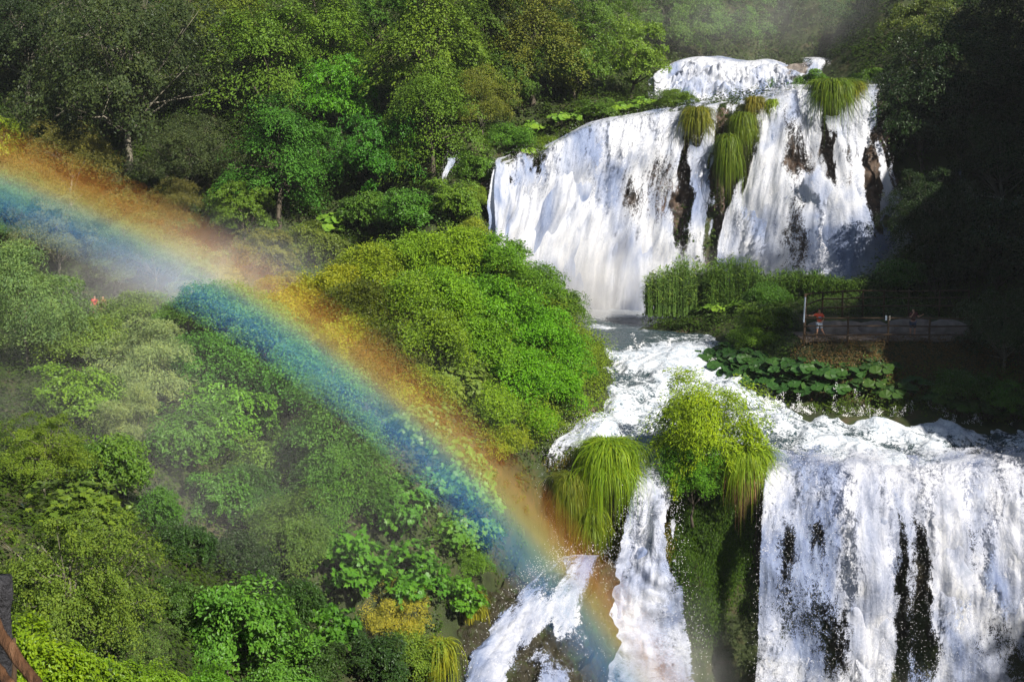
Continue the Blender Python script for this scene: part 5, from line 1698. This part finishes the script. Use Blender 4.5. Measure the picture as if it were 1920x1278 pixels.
# ------------------------------------------------------------------ log railing by the viewpoint, bottom left
Y0 = 5.0
root = empty('log_railing', tuple(at(10, 1400, Y0)), 'rustic log railing with a charred post in the bottom left corner', 'railing')
ro = Vector(root.location)


def log(name, a, b, r, mat, seed, sides=12):
    rr = random.Random(seed)
    g = Geo()
    n = 16
    A, B = Vector(at(*a)) - ro, Vector(at(*b)) - ro
    pts = [A.lerp(B, k / n) + Vector((rr.uniform(-1, 1), rr.uniform(-1, 1), rr.uniform(-1, 1))) * r * .16 for k in range(n + 1)]
    rad = [r * rr.uniform(.86, 1.12) * (.8 if k in (0, n) else 1) for k in range(n + 1)]
    g.tube(pts, rad, sides, .07, rr)
    return link(name, g.mesh(name, mat, True), root)


log('post', (3, 1600, 5.05), (6, 1078, 5.05), .033, M_CHAR, 1)
log('rail', (-60, 1095, 4.95), (98, 1330, 4.75), .021, M_LOG, 2)
log('rail', (-60, 1175, 4.95), (50, 1330, 4.8), .019, M_LOG, 3)
log('brace', (26, 1195, 5.1), (24, 1600, 5.1), .011, M_WOOD, 4)
log('brace', (60, 1275, 4.9), (64, 1450, 4.9), .012, M_PALEBARK, 5)
Y0 = float(ground(float(at(10, 1600, 5)[0]), 5.05))


# ------------------------------------------------------------------ rainbow: an arc of sunlit drops round the antisolar line
AX = -SUN
UPV = AX.orthogonal().normalized()
VV = AX.cross(UPV).normalized()
if VV.z < 0:
    VV = -VV
UPV = VV.cross(AX).normalized()
RB = empty('rainbow', tuple(AX * 34), 'bright rainbow arching down from the left edge to the bottom of the falls', 'rainbow')
SL = 43.0                        # slant distance from the viewpoint to the arc


def vol_mat(name, color, density, g=0.0):
    m, nt, out = new_mat(name)
    v = N(nt, 'ShaderNodeVolumeScatter')
    v.inputs['Color'].default_value = (*color, 1)
    v.inputs['Density'].default_value = density
    v.inputs['Anisotropy'].default_value = g
    nt.links.new(v.outputs[0], out.inputs['Volume'])
    return m


def angdir(p):
    v = (Vector(p) - 0 * AX)
    a = v.dot(UPV)
    b = v.dot(VV)
    return math.atan2(b, a)


_a0 = angdir(at(-260, 190, 40))
_a1 = angdir(at(1300, 1500, 40))
if _a1 < _a0:
    _a0, _a1 = _a1, _a0
if _a1 - _a0 > math.pi:
    _a0, _a1 = _a1, _a0 + 2 * math.pi


def arc_band(name, ang, half, depth, color, density):
    """ring segment with a lens-shaped section: apparent half-width `half` degrees about `ang` degrees from the axis"""
    n = 96
    g = Geo()
    V = []
    cone = lambda an, a, s: tuple((AX * math.cos(math.radians(an)) + (UPV * math.cos(a) + VV * math.sin(a)) * math.sin(math.radians(an))) * s - Vector(RB.location))
    sec = [(ang - half, 0), (ang - half * .5, -depth * .5), (ang, -depth), (ang + half * .5, -depth * .5), (ang + half, 0), (ang + half * .5, depth * .5), (ang, depth), (ang - half * .5, depth * .5)]
    for k in range(n + 1):
        a = _a0 + (_a1 - _a0) * k / n
        tp = min(1, k / 10, (n - k) / 10) * .999 + .001
        for an, d in sec:
            V.append(cone(an, a, SL + d * tp))
    m = len(sec)
    fs = [(k * m + j, k * m + (j + 1) % m, (k + 1) * m + (j + 1) % m, (k + 1) * m + j) for k in range(n) for j in range(m)]
    fs += [tuple(range(m))[::-1], tuple(n * m + j for j in range(m))]
    g.add(V, fs)
    me = g.mesh(name, vol_mat(name, color, density, -.35))
    import bmesh
    bm = bmesh.new()
    bm.from_mesh(me)
    bmesh.ops.recalc_face_normals(bm, faces=bm.faces)
    bm.to_mesh(me)
    bm.free()
    return link(name, me, RB)


RBD = 0.5
for nm, an, hf, c, d in (('orange_band', 41.8, 1.1, (1.0, .40, .08), .098), ('yellow_band', 41.2, .8, (.98, .85, .22), .075), ('green_band', 40.75, .75, (.35, .90, .60), .050),
                         ('blue_band', 40.1, 1.1, (.10, .42, 1.0), .100)):
    arc_band(nm, an, hf, 2.2, c, d * RBD)


# ------------------------------------------------------------------ mist and haze
def mist(loc, size, density, label, seed=0):
    """a puff of spray: dense in the middle, fading to nothing at its rim"""
    import bmesh
    bm = bmesh.new()
    bmesh.ops.create_icosphere(bm, subdivisions=3, radius=1.0)
    for v in bm.verts:
        v.co = Vector((v.co.x * size[0], v.co.y * size[1], v.co.z * size[2]))
    me = bpy.data.meshes.new('mist')
    bm.to_mesh(me)
    bm.free()
    m, nt, out = new_mat('mist')
    tc = N(nt, 'ShaderNodeTexCoord')
    mp = N(nt, 'ShaderNodeMapping')
    mp.inputs['Scale'].default_value = tuple(1 / v for v in size)
    nt.links.new(tc.outputs['Object'], mp.inputs[0])
    ln = N(nt, 'ShaderNodeVectorMath', operation='LENGTH')
    nt.links.new(mp.outputs[0], ln.inputs[0])
    f = math_n(nt, 'SUBTRACT', 1.0, ln.outputs['Value'], clamp=True)
    f = math_n(nt, 'MULTIPLY', f, f)
    nz = noise_n(nt, tc.outputs['Object'], 1.1 / min(size), 3, .6, .5)
    nz = math_n(nt, 'MULTIPLY_ADD', nz, 3.2, -.9, clamp=False)
    nz = math_n(nt, 'MAXIMUM', nz, .05)
    v = N(nt, 'ShaderNodeVolumeScatter')
    v.inputs['Color'].default_value = (.97, .98, 1.0, 1)
    v.inputs['Anisotropy'].default_value = -.35
    nt.links.new(math_n(nt, 'MULTIPLY', math_n(nt, 'MULTIPLY', f, nz), density * 4), v.inputs['Density'])
    nt.links.new(v.outputs[0], out.inputs['Volume'])
    me.materials.append(m)
    o = link('mist', me, None, loc)
    return tag(o, label, 'mist', kind='stuff')


for x, Y, z, sx, sy, sz, d, lab in ((5.5, 101.5, -8.3, 9, 3.4, 6.5, .20, 'white spray cloud at the foot of the upper waterfall'),
                                    (15, 103, -7.5, 7, 2.5, 3.2, .05, 'thin spray behind the reeds'),
                                    (24, 136, 15, 22, 9, 7, .010, 'bluish mist drifting over the distant cascade'),
                                    (-22, 90, -6, 14, 6, 5.5, .012, 'pale mist in the valley behind the left slope'),
                                    (7.5, 62.0, -23, 3.4, 2.0, 6, .07, 'spray cloud round the narrow chute'),
                                    (20, 61.5, -27, 12, 3, 6, .05, 'fine spray before the lower curtain'),
                                    (-15, 56, -12, 20, 9, 10, .0055, 'thin veil of mist over the lower left slope'),
                                    (-16.5, 76, -5.5, 10, 4, 4.0, .03, 'luminous mist where the rainbow meets the end of the mound')):
    mist((x, Y, z), (sx, sy, sz), d, lab, int(x))

g = Geo()
g.box((0, 77, 12), (278, 318, 100))
hz_m, nt, out = new_mat('haze')
pv = N(nt, 'ShaderNodeVolumePrincipled')
pv.inputs['Color'].default_value = (.86, .92, 1.0, 1)
pv.inputs['Density'].default_value = 0.0002
pv.inputs['Anisotropy'].default_value = 0.2
nt.links.new(pv.outputs[0], out.inputs['Volume'])
tag(link('haze', g.mesh('haze', hz_m)), 'thin haze in the air of the gorge', kind='stuff')
